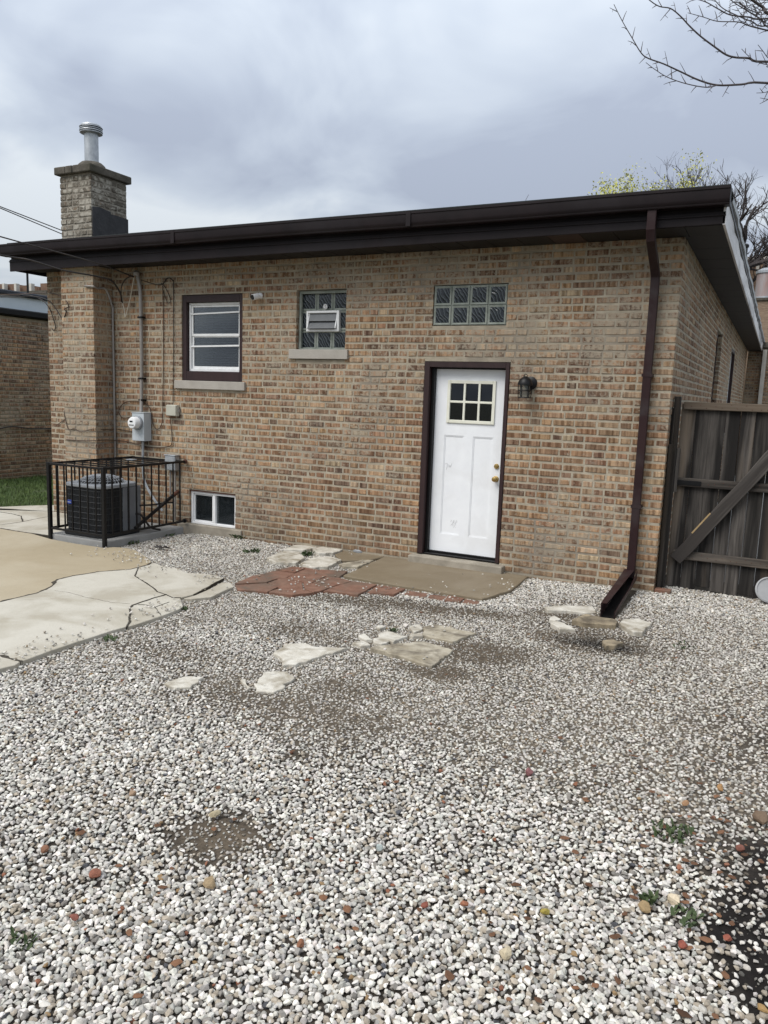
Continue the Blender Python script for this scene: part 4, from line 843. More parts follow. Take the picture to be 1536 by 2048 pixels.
for p in along(rp_, .021): gr.bar((p.x, p.y, az0), (p.x, p.y, az1), .005, .005)
for z in np.linspace(az0 + .03, az1 - .03, 8): gr.tube([(p[0], p[1], z) for p in rp_ + rp_[:1]], .0045, 4)
gr.build('grille', M['ac_grille'], t)
MB().box(ax1 - .03, ax1 + .012, -.90, -.69, az0, az1).box(ax1 - .42, ax1 - .031, -.715, -.69, az0, az1).build('service_panel', M['ac_grey'], t, bevel=.006)
MB().box(ax1 - .012, ax1 + .014, -.985, -.915, az0, az1).build('corner_post', M['ac_grey'], t, bevel=.005)
MB().prism(rrect(ax0 - .012, ax1 + .015, ay0 - .012, ay1 + .012, .13, 8), az1 + .001, az1 + .045).build('top_rim', M['ac_rim'], t, bevel=.012, seg=2)
dcx, dcy = (ax0 + ax1) / 2, (ay0 + ay1) / 2
MB().lathe((dcx, dcy, az1 + .046), [(.255, 0), (.245, .012), (.18, .06), (.10, .075), (.01, .076)], 28).build('fan_opening', M['ac_dark'], t, smooth=True)
dm_ = MB()
for k in range(36):
    a = 2 * math.pi * k / 36; dm_.tube([(dcx + r_ * math.cos(a + tw), dcy + r_ * math.sin(a + tw), az1 + h) for r_, h, tw in ((.28, .046, 0), (.25, .075, .06), (.19, .105, .14), (.12, .122, .2))], .003, 4)
for r_, h in ((.25, .077), (.21, .099), (.165, .113), (.12, .122)): dm_.tube([(dcx + r_ * math.cos(a), dcy + r_ * math.sin(a), az1 + h) for a in np.linspace(0, 6.283, 33)], .0035, 4)
dm_.lathe((dcx, dcy, az1 + .118), [(.12, 0), (.118, .012), (.02, .016)], 24); dm_.build('fan_guard', M['ac_rim'], t)
bd = MB().box(-3.995, -3.930, ay0 - .022, ay0 - .012, .335, .385).build('badge', M['blue'], t, bevel=.004)
cu = bpy.data.curves.new('lettering', 'FONT'); cu.body = 'Carrier'; cu.size = .019; cu.align_x = 'CENTER'; cu.align_y = 'CENTER'; cu.extrude = .0006; cu.shear = .2; cu.materials.append(M['white'])
tmp = bpy.data.objects.new('lettering_curve', cu); COL.objects.link(tmp); bpy.context.view_layer.update(); lme = bpy.data.meshes.new_from_object(tmp.evaluated_get(bpy.context.evaluated_depsgraph_get())); bpy.data.objects.remove(tmp); bpy.data.curves.remove(cu)
co = bpy.data.objects.new('badge_lettering', lme); COL.objects.link(co); co.parent = bd; co.location = Vector((-3.9625, ay0 - .0232, .36)) - world_loc(bd); co.rotation_euler = (math.pi / 2, 0, 0)
MB().tube(smooth_path([(ax1 + .01, -.78, .20), (ax1 + .06, -.76, .20), (ax1 + .08, -.7, .12), (ax1 + .10, -.62, .02), (ax1 + .14, -.5, -.02)]), .013, 7).build('refrigerant_line', M['cable'], t, smooth=True)
cable('refrigerant_pipe', [(-3.43, -.72, .30), (-3.4, -.5, .29), (-3.5, -.2, .27), (-3.55, -.02, .25)], .012, M['cable'], 'black pipe between the air conditioner and the wall', 'pipe')

t = empty('iron_cage', (-3.75, -.75, -.1), 'black iron railing cage round the air conditioner', 'cage')
cx0, cx1, cyf = -4.19, -3.305, -1.41; zt, zl = .808, .035
for x in (cx0, cx1): MB().box(x - .021, x + .021, cyf - .021, cyf + .021, -.13, zt + .018).build('post', M['blackiron'], t, bevel=.003)
MB().box(cx0 + .0, cx0 + .026, -.46, -.434, .03, zt - .01).build('post', M['blackiron'], t)
MB().box(cx0 + .022, cx1 - .022, cyf - .018, cyf + .018, zt - .012, zt + .014).build('rail', M['blackiron'], t, bevel=.002)
MB().box(cx0 + .022, cx1 - .022, cyf - .012, cyf + .012, zl - .012, zl + .012).build('rail', M['blackiron'], t, bevel=.002)
for x in (cx0, cx1):
    MB().box(x - .016, x + .016, cyf + .022, -.03, zt - .012, zt + .014).build('rail', M['blackiron'], t, bevel=.002); MB().box(x - .012, x + .012, cyf + .022, -.05, zl - .014, zl + .012).build('rail', M['blackiron'], t, bevel=.002)
MB().box(cx0 + .017, cx1 - .017, -.08, -.05, zt - .013, zt + .012).build('rail', M['blackiron'], t)
for k in range(1, 8): y = cyf + k * .19; MB().box(cx0 + .017, cx1 - .017, y - .007, y + .007, zt - .006, zt + .008).build('top_bar', M['blackiron'], t)
for k in range(1, 7): x = cx0 + k * (cx1 - cx0) / 7; MB().box(x - .007, x + .007, cyf - .007, cyf + .007, zl + .0125, zt - .0125).build('bar', M['blackiron'], t)
for x in (cx0, cx1):
    for k in range(1, 11):
        y = cyf + k * .127
        if y < -.1 and abs(y + .447) > .02: MB().box(x - .007, x + .007, y - .007, y + .007, zl + .0125, zt - .0125).build('bar', M['blackiron'], t)
MB().tube([(cx1 + .0, -.93, .06), (-3.44, -.12, .36)], .022, 8).build('brace', M['blackiron'], t); MB().tube([(-3.44, -.12, .36), (-3.462, -.005, .40)], .026, 8).build('brace_end', M['rust'], t)
MB().lathe((cx1, -.028, zt + .001), [(.03, 0), (.03, .024)], 12, 'y').build('wall_bracket', M['rust'], t); MB().lathe((cx1, -.045, zl), [(.028, 0), (.028, .02)], 12, 'y').build('wall_bracket', M['blackiron'], t)
MB().box(-3.85, -3.74, -.52, -.44, zt + .0145, zt + .024).build('label_plate', M['ac_rim'], t)

# ------------------------------------------------------------------ gate and its posts
t = empty('wooden_gate', (3.2, .3, -.06), 'weathered dark wooden board gate with diagonal brace', 'gate')
xs_ = [2.612]; rg = random.Random(12)
while xs_[-1] < 4.25: xs_.append(xs_[-1] + rg.uniform(.128, .142))
for a, b in zip(xs_[:-1], xs_[1:]):
    top = 1.765 + rg.uniform(-.012, .012); bo = -.045 + rg.uniform(-.02, .02) - (.02 if a > 3 else 0); o_ = MB(); tl = rg.uniform(-.004, .004); yy = .335 + rg.uniform(0, .006)
    o_.add([(a + .0015, yy, bo), (b - .0015, yy, bo), (b - .0015 + tl, yy, top), (a + .0015 + tl, yy, top), (a + .0015, yy + .022, bo), (b - .0015, yy + .022, bo), (b - .0015 + tl, yy + .022, top), (a + .0015 + tl, yy + .022, top)], [(0, 1, 2, 3), (7, 6, 5, 4), (0, 4, 5, 1), (1, 5, 6, 2), (2, 6, 7, 3), (3, 7, 4, 0)])
    o_.build('board', M['wood'], t, origin=((a + b) / 2, yy, 0.9), bevel=.003)
for z, x0, h in ((1.745, 2.635, .075), (1.00, 2.60, .085), (.275, 2.66, .085)):
    MB().box(x0, 4.24, .292, .334, z - h / 2, z + h / 2).build('rail', M['wood_h'], t, origin=(3.3, .3, z), bevel=.006)
nl = MB()
for a, b in zip(xs_[:-1], xs_[1:]):
    for z in (1.745, 1.00, .275):
        for q in (.3, .7): nl.lathe((a + (b - a) * q, .2915, z + rg.uniform(-.02, .02)), [(.0045, 0), (.0045, .002), (.002, .003)], 6, 'y')
nl.build('nail_heads', M['rust'], t); MB().box(2.60, 2.86, .286, .2915, .975, 1.02).build('strap_hinge', M['blackiron'], t, bevel=.002)
brw = woodmat('brace_wood', (0.075, 0.066, 0.058), (0.165, 0.148, 0.132), (0.035, 0.03, 0.027), (0.05, 1, 1), 45, False)
bm_ = MB(); rg2 = random.Random(2); nb_ = 10; vs_ = []
for i in range(nb_ + 1):
    u_ = -.93 + 1.86 * i / nb_; a_, b_ = rg2.uniform(-.005, .005), rg2.uniform(-.006, .006); vs_ += [(u_, -.02, -.062 + a_), (u_, .02, -.062 + a_), (u_, .02, .062 + b_), (u_, -.02, .062 + b_)]
bm_.add(vs_, [(0, 1, 2, 3), (nb_ * 4 + 3, nb_ * 4 + 2, nb_ * 4 + 1, nb_ * 4)] + [(i * 4 + j, i * 4 + 4 + j, i * 4 + 4 + (j + 1) % 4, i * 4 + (j + 1) % 4) for i in range(nb_) for j in range(4)])
br_ = bm_.build('brace', brw, t, bevel=.005); br_.location = Vector((3.225, .271, .985)) - world_loc(t); br_.rotation_euler = (0, -math.atan2(1.50, 1.05), 0)
fs2 = MB().box(-.62, -.36, -.0225, -.0205, .052, .0665).build('fresh_split', surf('fresh_split_wood', (.30, .21, .10), (.38, .27, .14), 30, .8, .2)); fs2.parent = br_
t = empty('gate_post', (2.572, .12, -.06), 'shorter grey wooden post against the brick corner', 'post', 'posts at the gate')
MB().box(2.552, 2.592, .09, .15, -.08, 1.37).build('post', M['wood'], t, bevel=.004); MB().box(2.549, 2.575, .155, .195, -.08, 1.72).build('batten', M['wood'], t)
t = empty('gate_post', (2.585, .24, -.06), 'taller grey wooden post directly beside the gate boards', 'post', 'posts at the gate')
MB().box(2.556, 2.612, .20, .285, -.08, 1.83).build('post', M['wood'], t, bevel=.004); MB().box(2.613, 2.64, .25, .33, .9, 1.33).build('cleat', M['wood'], t, bevel=.004)
tag(MB().box(2.55, 2.70, .0, .09, -.09, -.035).build('loose_brick', M['paver'], bevel=.006), 'red brick lying at the foot of the gate post', 'brick')
t = empty('plastic_lid', (3.55, .2, .0), 'round grey plastic lid leaning on the gate foot', 'lid')
lid = MB().lathe((0, 0, 0), [(.125, 0), (.125, .014), (.112, .02), (.108, .008), (.02, .008)], 30, 'y').build('disc', M['greyplastic'], t, smooth=True); lid.location = (0.0, 0.02, 0.05); lid.rotation_euler = (R_(-24), 0, R_(10))

# ------------------------------------------------------------------ flagstones lying in the gravel
def flag(name_poly, mat, label, z=0.012, group='flagstones set in the gravel', th=.05, name='flagstone', tilt=(0, 0)):
    poly = wobble(name_poly, .013, .04, hash(label) % 1000 if False else len(label) * 7); c0 = np.mean(poly, axis=0); SOLID.append(inset(name_poly, .012)); h = float(gz(c0[0])) + z
    mb = MB(); mb.prism(poly, h - th, h, [h + (p[0] - c0[0]) * tilt[0] + (p[1] - c0[1]) * tilt[1] for p in poly]); o = mb.build(name, mat, bevel=.007, seg=2); return tag(o, label, 'flagstone', group)
flag(c7((500, 705), (545, 670), (620, 665), (680, 680), (800, 682), (700, 715), (590, 750), (535, 755), (530, 725)), M['flag'], 'large white flagstone with a long point to the right, middle of the gravel')
flag(c7((890, 690), (960, 675), (1110, 655), (1225, 685), (1140, 752), (1070, 735), (985, 715)), M['flag_tan'], 'biggest tan flagstone with dark stained middle', tilt=(-.02, -.02))
flag(c7((1110, 600), (1150, 590), (1230, 605), (1320, 620), (1225, 655), (1130, 640), (1100, 630)), M['flag_tan'], 'dirty tan flagstone behind the biggest stained one')
flag(c7((1050, 595), (1090, 588), (1102, 605), (1065, 620)), M['flag'], 'small white stone touching the dirty tan flagstone')
flag(c7((920, 630), (960, 615), (1040, 635), (985, 658), (940, 645)), M['flag'], 'white four-sided stone left of the dirty tan flagstone')
flag(c7((840, 632), (870, 625), (902, 650), (870, 650)), M['flag'], 'narrow white stone sliver pointing at the four-sided stone')
flag(c7((905, 645), (930, 640), (970, 655), (935, 668), (905, 662)), M['flag'], 'small white stone just in front of the four-sided stone')
flag(c7((815, 662), (860, 655), (893, 672), (850, 676)), M['flag'], 'flat white stone chip at the tip of the long pointed flagstone')
flag(c7((910, 597), (935, 590), (952, 598), (930, 604)), M['flag'], 'tiny white stone farthest back in the loose cluster', th=.03)
flag(c7((1048, 630), (1085, 622), (1105, 634), (1062, 637)), M['flag'], 'thin white stone edge beside the dirty tan flagstone')
flag(c7((55, 825), (140, 795), (215, 798), (165, 840), (110, 840)), M['flag'], 'leftmost white stone, half buried in gravel', z=.006)
flag(c7((425, 830), (440, 800), (470, 775), (560, 775), (585, 803), (540, 825), (545, 845), (500, 860), (430, 855)), M['flag'], 'jagged white flagstone partly covered by gravel', z=.004)
flag(c7((365, 808), (385, 805), (410, 840), (395, 848)), M['flag'], 'small white shard left of the jagged flagstone', z=.004)
flag(c7((470, 325), (540, 295), (600, 300), (625, 325), (590, 345), (510, 342)), M['flag'], 'cream flagstone farthest left of the group by the wall', z=.03)
flag(c7((610, 345), (660, 320), (730, 318), (775, 330), (720, 360), (650, 362)), M['flag'], 'cream flagstone nearest the red pavers', z=.028)
flag(c7((655, 287), (720, 278), (790, 290), (740, 305), (680, 307)), M['flag'], 'cream flagstone next to the drain cap', z=.035)
flag(c7((540, 290), (580, 272), (640, 270), (675, 280), (650, 288), (620, 293)), M['flag'], 'flagstone against the brick wall, behind the others', z=.03)
flag(c7((762, 347), (850, 330), (905, 330), (840, 358), (790, 357)), M['flag_tan'], 'tan flagstone wedge between drain patch and patio corner', z=.02)
flag(cs((380, 715), (560, 640), (700, 670), (900, 700), (960, 730), (930, 770), (760, 765), (520, 750)), M['flag_brown'], 'brown flagstone under the downspout outlet', z=.03, group='stones round the downspout outlet')
flag(cs((60, 545), (180, 520), (420, 515), (660, 520), (700, 590), (560, 595), (330, 575), (90, 572)), M['flag'], 'long white stone slab left of the downspout outlet', z=.012, group='stones round the downspout outlet')
flag(cs((970, 735), (1060, 690), (1200, 680), (1380, 740), (1260, 850), (1150, 845), (1050, 790)), M['flag'], 'white slanted stone right of the downspout outlet', z=.02, group='stones round the downspout outlet')
flag(cs((120, 735), (190, 710), (300, 730), (440, 805), (240, 805)), M['flag'], 'pale triangular stone left of the brown flagstone', z=.015, group='stones round the downspout outlet')
flag(cs((100, 690), (180, 645), (250, 685), (180, 710)), M['flag'], 'small pale lump behind the pale triangular stone', z=.02, group='stones round the downspout outlet')
flag(cs((760, 935), (900, 925), (1020, 955), (960, 985), (800, 1005)), M['flag_brown'], 'flat brown stone nearest us below the downspout outlet', z=.008, group='stones round the downspout outlet')
t = empty('drain_cap', (*cp((658, 66))[0], -.07), 'small black round drain cap near the wall', 'drain'); dc = cp((658, 66))[0]
MB().lathe((dc[0], dc[1], -.078), [(.085, 0), (.085, .02), (.07, .03), (.068, .018), (.01, .016)], 24).build('ring', M['steel'], t, smooth=True); MB().lathe((dc[0], dc[1], -.06), [(.05, 0), (.05, .018), (.02, .024)], 16).build('cap', M['camblack'], t, smooth=True)

# ------------------------------------------------------------------ gravel
def ico(sub):
    bm = bmesh.new(); bmesh.ops.create_icosphere(bm, subdivisions=sub, radius=1); bm.verts.ensure_lookup_table()
    v = np.array([x.co[:] for x in bm.verts]); f = np.array([[q.index for q in p.verts] for p in bm.faces]); bm.free(); return v, f
def stones(cx, cy, cz, size, cols, sub, seed, flat=0.72):
    r = np.random.default_rng(seed); v0, f0 = ico(sub); n = len(cx); q = r.normal(size=(n, 4)); q /= np.linalg.norm(q, axis=1, keepdims=True); w_, x_, y_, z_ = q.T
    Rm = np.stack([1 - 2 * (y_ * y_ + z_ * z_), 2 * (x_ * y_ - z_ * w_), 2 * (x_ * z_ + y_ * w_), 2 * (x_ * y_ + z_ * w_), 1 - 2 * (x_ * x_ + z_ * z_), 2 * (y_ * z_ - x_ * w_), 2 * (x_ * z_ - y_ * w_), 2 * (y_ * z_ + x_ * w_), 1 - 2 * (x_ * x_ + y_ * y_)], -1).reshape(n, 3, 3)
    v = np.repeat(v0[None], n, 0) * np.stack([r.uniform(.85, 1.55, n), r.uniform(.72, 1.1, n), r.uniform(.5, .92, n)], -1)[:, None]
    v *= 1 + r.normal(size=v.shape[:2] + (1,)) * (0.05 if sub > 1 else 0.12)
    for _ in range(8 if sub > 1 else 3):
        nn = r.normal(size=(n, 3)); nn /= np.linalg.norm(nn, axis=1, keepdims=True); dd = r.uniform(.42, .8, (n, 1)); t = np.einsum('nvk,nk->nv', v, nn) - dd
        v -= np.maximum(t, 0)[..., None] * nn[:, None]
    v = np.einsum('nij,nvj->nvi', Rm, v); v[..., 2] *= flat; v *= size[:, None, None]; v += np.stack([cx, cy, cz], -1)[:, None]
    F = (f0[None] + (np.arange(n) * len(v0))[:, None, None]).reshape(-1, 3); C = np.repeat(np.concatenate([cols, np.ones((n, 1))], 1)[:, None], len(v0), 1)
    return v.reshape(-1, 3), F, C.reshape(-1, 4)
def field(sp, x0, x1, y0, y1, seed):
    r = np.random.default_rng(seed); X_, Y_ = np.meshgrid(np.arange(x0, x1, sp), np.arange(y0, y1, sp * .87)); X_[1::2] += sp / 2
    return (X_ + r.uniform(-.36, .36, X_.shape) * sp).ravel(), (Y_ + r.uniform(-.36, .36, Y_.shape) * sp).ravel()
def allowed(x, y, margin=True):
    ok = ~((y > -0.012) & (x < XR + .01)) & ~((x > CX0L - .01) & (x < CX1 + .01) & (y > CYF)) & (y < .33) & ~((x < -2.35) & (y < -1.75)) & ~((x < -1.6) & (y < -4.2))
    ok &= ~((x < -3.25) & (y < -1.3)) & ~((x < -4.2))
    for p in SOLID: ok &= ~inpoly(x, y, inset(p, .014))
    ok &= ~((x > -.075) & (x < 1.04) & (y > -.13)) & ~((x > 2.255) & (x < 2.40) & (y > -1.2)) & ~((x > -3.46) & (x < -2.41) & (y > -.04))
    return ok
def visible(x, y, pad=0.25):
    d0, d1, d2 = x - CAM[0], y - CAM[1], -.1 - CAM[2]; w_ = d0 * _f[0] + d1 * _f[1] + d2 * _f[2]; u_ = (d0 * _r[0] + d1 * _r[1] + d2 * _r[2]) / w_; v_ = (d0 * _u[0] + d1 * _u[1] + d2 * _u[2]) / w_
    return (w_ > .5) & (np.abs(u_) < 768 / FPX + pad) & (v_ > -1024 / FPX - pad)
def scol(n, x, y, seed, dirt):
    r = np.random.default_rng(seed); b = np.array([[.485, .458, .412]]) * np.clip(r.normal(1, .25, (n, 1)), .4, 1.5) * (1 + r.normal(0, .012, (n, 3)))
    k = r.random(n); warm = k < .17; b[warm] = np.array([.36, .31, .245]) * r.uniform(.7, 1.1, (warm.sum(), 1)); gy_ = (k > .17) & (k < .23); b[gy_] = np.array([.235, .215, .19]) * r.uniform(.6, 1.2, (gy_.sum(), 1))
    dk = (k > .23) & (k < .243); b[dk] = np.array([.07, .07, .075]) * r.uniform(.6, 1.4, (dk.sum(), 1)); rd = (k > .247) & (k < .2495); b[rd] = np.array([.20, .085, .05]) * r.uniform(.7, 1.3, (rd.sum(), 1)); br = (k > .253) & (k < .259); b[br] = np.array([.25, .165, .085]) * r.uniform(.7, 1.2, (br.sum(), 1))
    d = dirt[:, None]; return b * (1 - .42 * d) + np.array([[.15, .125, .095]]) * .42 * d
parts = []
def lay(sp, s0, s1, x0, x1, y0, y1, seed, test, sub, keepf=1.0, zoff=.3):
    x, y = field(sp, x0, x1, y0, y1, seed); m = test(x, y) & visible(x, y); x, y = x[m], y[m]; m = allowed(x, y); x, y = x[m], y[m]
    r = np.random.default_rng(seed + 1); D = dirtf(x, y); W = wetf(x, y); packed = np.clip((y + 4.9) / .9, 0, 1) * np.clip((fbm(x, y, .8, 41) - .26) * 3.2, 0, 1) * np.clip((-.3 - y) / .5, 0.25, 1)
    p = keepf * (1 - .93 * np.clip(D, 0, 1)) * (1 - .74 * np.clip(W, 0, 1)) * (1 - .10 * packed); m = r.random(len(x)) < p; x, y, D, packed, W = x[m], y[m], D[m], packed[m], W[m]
    s = (s0 + (s1 - s0) * r.beta(1.6, 2.6, len(x))) * (1 - .42 * np.clip(D, 0, 1)) * (1 - .14 * packed)
    z = gz(x) - .014 + bumpz(x, y) + s * (zoff + r.uniform(-.3, .35, len(x))) - .004 * packed
    parts.append(stones(x, y, z, s, scol(len(x), x, y, seed + 2, np.clip(D * .8 + packed * .5 + W * .3, 0, 1)), sub, seed + 3))
dcam = lambda x, y: np.hypot(x - CAM[0], y - CAM[1])
lay(.0218, .0098, .0190, -1, 5.2, -7.3, -3.6, 100, lambda x, y: dcam(x, y) < 2.75, 2)
lay(.0290, .0075, .0155, -1, 5.2, -7.3, -3.6, 110, lambda x, y: dcam(x, y) < 2.75, 1, .95, .9)
lay(.0215, .0090, .0180, -4.3, 6, -7.4, .4, 120, lambda x, y: dcam(x, y) >= 2.75, 1)
lay(.048, .008, .013, -4.3, 6, -7.4, .4, 130, lambda x, y: dcam(x, y) >= 2.75, 1, .8, 1.0)
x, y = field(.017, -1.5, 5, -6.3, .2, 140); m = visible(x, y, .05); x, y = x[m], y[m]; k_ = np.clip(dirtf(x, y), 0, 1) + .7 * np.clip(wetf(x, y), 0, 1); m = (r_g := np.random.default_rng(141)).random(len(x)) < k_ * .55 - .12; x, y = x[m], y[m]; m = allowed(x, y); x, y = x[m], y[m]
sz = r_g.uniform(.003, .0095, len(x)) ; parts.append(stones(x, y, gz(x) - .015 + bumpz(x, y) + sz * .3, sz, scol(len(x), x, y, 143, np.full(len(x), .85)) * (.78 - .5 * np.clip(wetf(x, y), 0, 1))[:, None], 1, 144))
# a few bigger odd stones and stones strayed on to the concrete
xs2, ys2, ss2, cs2 = [], [], [], []
for px, py, s, c in ((420, 1772, .034, (.26, .19, .11)), (190, 1748, .026, (.20, .08, .05)), (1090, 1826, .02, (.28, .22, .05)), (928, 1812, .02, (.24, .10, .055)), (1060, 1545, .028, (.20, .09, .09)), (850, 1815, .018, (.18, .06, .04)), (1440, 1580, .024, (.28, .16, .07)), (1370, 1612, .02, (.26, .15, .08)), (1290, 1815, .03, (.27, .19, .10)), (1480, 1700, .024, (.17, .07, .05)),
                     (1345, 1800, .034, (.50, .42, .30)), (1455, 1880, .02, (.22, .07, .045)), (265, 1590, .024, (.25, .17, .11)), (430, 1632, .024, (.33, .28, .18)), (757, 1700, .022, (.30, .33, .31)), (1150, 1570, .018, (.2, .09, .05)), (1365, 1890, .022, (.20, .06, .04)), (1525, 2020, .02, (.30, .19, .08)), (1520, 1640, .045, (.13, .09, .06)), (90, 1700, .02, (.2, .1, .06)), (600, 1895, .018, (.2, .09, .05)), (1010, 1910, .026, (.45, .38, .26)), (150, 1840, .02, (.19, .07, .05))):
    p = gp(px, py); xs2.append(p[0]); ys2.append(p[1]); ss2.append(s); cs2.append(c)
xs2, ys2, ss2 = map(np.array, (xs2, ys2, ss2)); parts.append(stones(xs2, ys2, gz(xs2) + bumpz(xs2, ys2) + .012, ss2, np.array(cs2), 2, 900))
r_ = np.random.default_rng(55); ex, ey = [], []
for (px, py, rad, n) in ((240, 1106, .35, 60), (285, 1120, .25, 60), (300, 1140, .3, 30), (430, 1160, .25, 40), (330, 1225, .3, 60), (150, 1290, .35, 50), (60, 1318, .3, 60), (760, 1185, .3, 18), (930, 1160, .8, 14), (620, 1165, .4, 14), (230, 1260, .5, 18), (1030, 1175, .25, 30), (570, 1205, .3, 20), (880, 1205, .3, 25)):
    c0 = gp(px, py); ex.append(r_.normal(c0[0], rad * .5, n)); ey.append(r_.normal(c0[1], rad * .5, n))
for p in SOLID:
    c0 = np.mean(np.array(p), axis=0)
    if len(SOLID) and abs(c0[0]) < 3 and np.ptp(np.array(p)[:, 0]) < .9: ex.append(r_.normal(c0[0], .18, 4)); ey.append(r_.normal(c0[1], .14, 4))
ex, ey = np.concatenate(ex), np.concatenate(ey); m = np.zeros(len(ex), bool)
for p in SOLID: m |= inpoly(ex, ey, p)
ex, ey = ex[m], ey[m]; es = r_.uniform(.006, .014, len(ex)); parts.append(stones(ex, ey, -.08 + es * .35, es, scol(len(ex), ex, ey, 5, np.full(len(ex), .25)), 1, 901))
lx_ = np.concatenate([r_.normal(c[0], sx_, n_) for c, sx_, n_ in ((gp(1480, 1650), .3, 50), (gp(1450, 1850), .3, 60), (gp(900, 1850), .8, 40), (gp(500, 1700), .8, 30), (gp(1200, 1500), .8, 40))]); ly_ = np.concatenate([r_.normal(c[1], sx_, n_) for c, sx_, n_ in ((gp(1480, 1650), .3, 50), (gp(1450, 1850), .3, 60), (gp(900, 1850), .5, 40), (gp(500, 1700), .5, 30), (gp(1200, 1500), .6, 40))])
m = allowed(lx_, ly_); lx_, ly_ = lx_[m], ly_[m]; ls_ = r_.uniform(.008, .02, len(lx_)); parts.append(stones(lx_, ly_, gz(lx_) + bumpz(lx_, ly_) + .006, ls_, np.array([[.13, .065, .035]]) * r_.uniform(.4, 1.5, (len(lx_), 1)), 1, 907, .22))   # leaf and bark litter
o_ = 0; Vs, Fs, Cs = [], [], []
for v, f, c in parts: Vs.append(v); Fs.append(f + o_); Cs.append(c); o_ += len(v)
gravel = npmesh('gravel', np.concatenate(Vs), np.concatenate(Fs), M['stone'], np.concatenate(Cs)); tag(gravel, 'pale crushed limestone gravel covering the yard', 'gravel', kind='stuff')

# ------------------------------------------------------------------ weeds
def weed(px, py, rad, n, label, h=.05):
    p = gp(px, py); z0 = float(gz(p[0])) - .005; r = random.Random(int(px)); mb = MB()
    for i in range(n):
        a = r.uniform(0, 6.283); d = rad * math.sqrt(r.random()); bx, by = p[0] + d * math.cos(a), p[1] + d * math.sin(a); l = h * r.uniform(.5, 1.1); w_ = r.uniform(.004, .008); dr = r.uniform(0, 6.283); lx, ly = math.cos(dr), math.sin(dr)
        mb.add([(bx - ly * w_, by + lx * w_, z0), (bx + ly * w_, by - lx * w_, z0), (bx + lx * l * .5 + ly * w_ * 1.2, by + ly * l * .5 - lx * w_ * 1.2, z0 + l * .7), (bx + lx * l * .9, by + ly * l * .9, z0 + l * .85), (bx + lx * l * .5 - ly * w_ * 1.2, by + ly * l * .5 + lx * w_ * 1.2, z0 + l * .7)], [(0, 1, 2, 3, 4)])
    tag(mb.build('weed', M['weed']), label, 'weed', 'small weeds in the gravel')
weed(503, 1103, .10, 60, 'flat green weed tuft left of the cream flagstones', .04); weed(478, 1076, .07, 60, 'green weed at the corner of the basement window', .07); weed(612, 1110, .07, 60, 'weed growing between the cream flagstones', .05)
weed(262, 1085, .10, 50, 'weed beside the air conditioner pad', .04); weed(336, 1070, .08, 30, 'sparse weed in front of the basement window', .03); weed(785, 1262, .03, 16, 'tiny weed behind the white stone cluster', .03)
weed(1345, 1665, .09, 60, 'green sprouts in the gravel near the right edge', .03); weed(1295, 1800, .03, 22, 'single small sprout in the gravel, right foreground', .035); weed(1370, 1835, .05, 24, 'thin sprout among stones, right foreground', .03); weed(40, 1885, .05, 24, 'small sprout in the gravel, lower left corner', .03); weed(1365, 1290, .10, 22, 'sparse weed in front of the gate', .025); weed(220, 1278, .05, 24, 'weed along the edge of the cracked driveway', .03); weed(368, 1218, .03, 18, 'tiny weed at the tip of the driveway crack', .03)
dbp = gp(325, 1098); db = MB(); r2 = random.Random(4)
for i in range(10): a = r2.uniform(0, 3.1); c_ = (dbp[0] + r2.uniform(-.08, .08), dbp[1] + r2.uniform(-.03, .03), -.085); db.tube([(c_[0] - .04 * math.cos(a), c_[1] - .02 * math.sin(a), c_[2]), c_, (c_[0] + .04 * math.cos(a), c_[1] + .02 * math.sin(a), c_[2] + .01)], .009, 5)
tag(db.build('dark_debris', M['cable']), 'clump of black debris on the gravel below the basement window', 'debris')

# ------------------------------------------------------------------ lawn strip and the neighbouring house
lw = MB().prism([(-9.62, -3.0), (-8.6, -1.4), gp(0, 1016), gp(98, 1012), (-5.9, .75), (-5.9, 16), (-9.62, 16)], -.3, -.105).build('lawn', M['lawn']); tag(lw, kind='structure')
lp = [(-9.6, -1.5), (-6.72, -.16), (-6.3, .36), (-5.9, .8), (-5.9, 5.0), (-9.6, 5.0)]; n = 42000; bx = r_.uniform(-9.6, -5.9, n); by = r_.uniform(-1.5, 5.0, n); m = inpoly(bx, by, lp) & (fbm(bx, by, 2.2, 9) > .30); bx, by = bx[m], by[m]; n = len(bx)
a = r_.uniform(0, 6.283, n); l = r_.uniform(.03, .07, n); w_ = .004; bz = np.full(n, -.107); dx, dy_ = np.cos(a), np.sin(a)
V = np.stack([np.stack([bx - dy_ * w_, by + dx * w_, bz], -1), np.stack([bx + dy_ * w_, by - dx * w_, bz], -1), np.stack([bx + dx * l * .5, by + dy_ * l * .5, bz + l], -1)], 1).reshape(-1, 3)
gs = npmesh('grass', V, np.arange(3 * n).reshape(-1, 3), M['grass']); tag(gs, 'short green lawn grass beside the neighbouring wall', 'grass', kind='stuff')
nh = empty('neighbour_house', (-9.6, 5, -.1), 'neighbouring brick house with pale blue eave band at far left', 'house')
NX = -9.6
MB().box(-16, NX - .012, 0.6, 15, -.3, 2.96).build('wall', M['mortar'], nh)
nb = MB(); fn = lambda u, o, z: (NX + o, u, z)
for (a, b, c, d, f, l_, k) in layout(0.6, 7.0, -.2, 2.95, [], 81): brick(nb, a, b, c, d, fn, rb, .05)
tag(nb.build('brickwork', M['brick_far'], nh), kind='stuff')
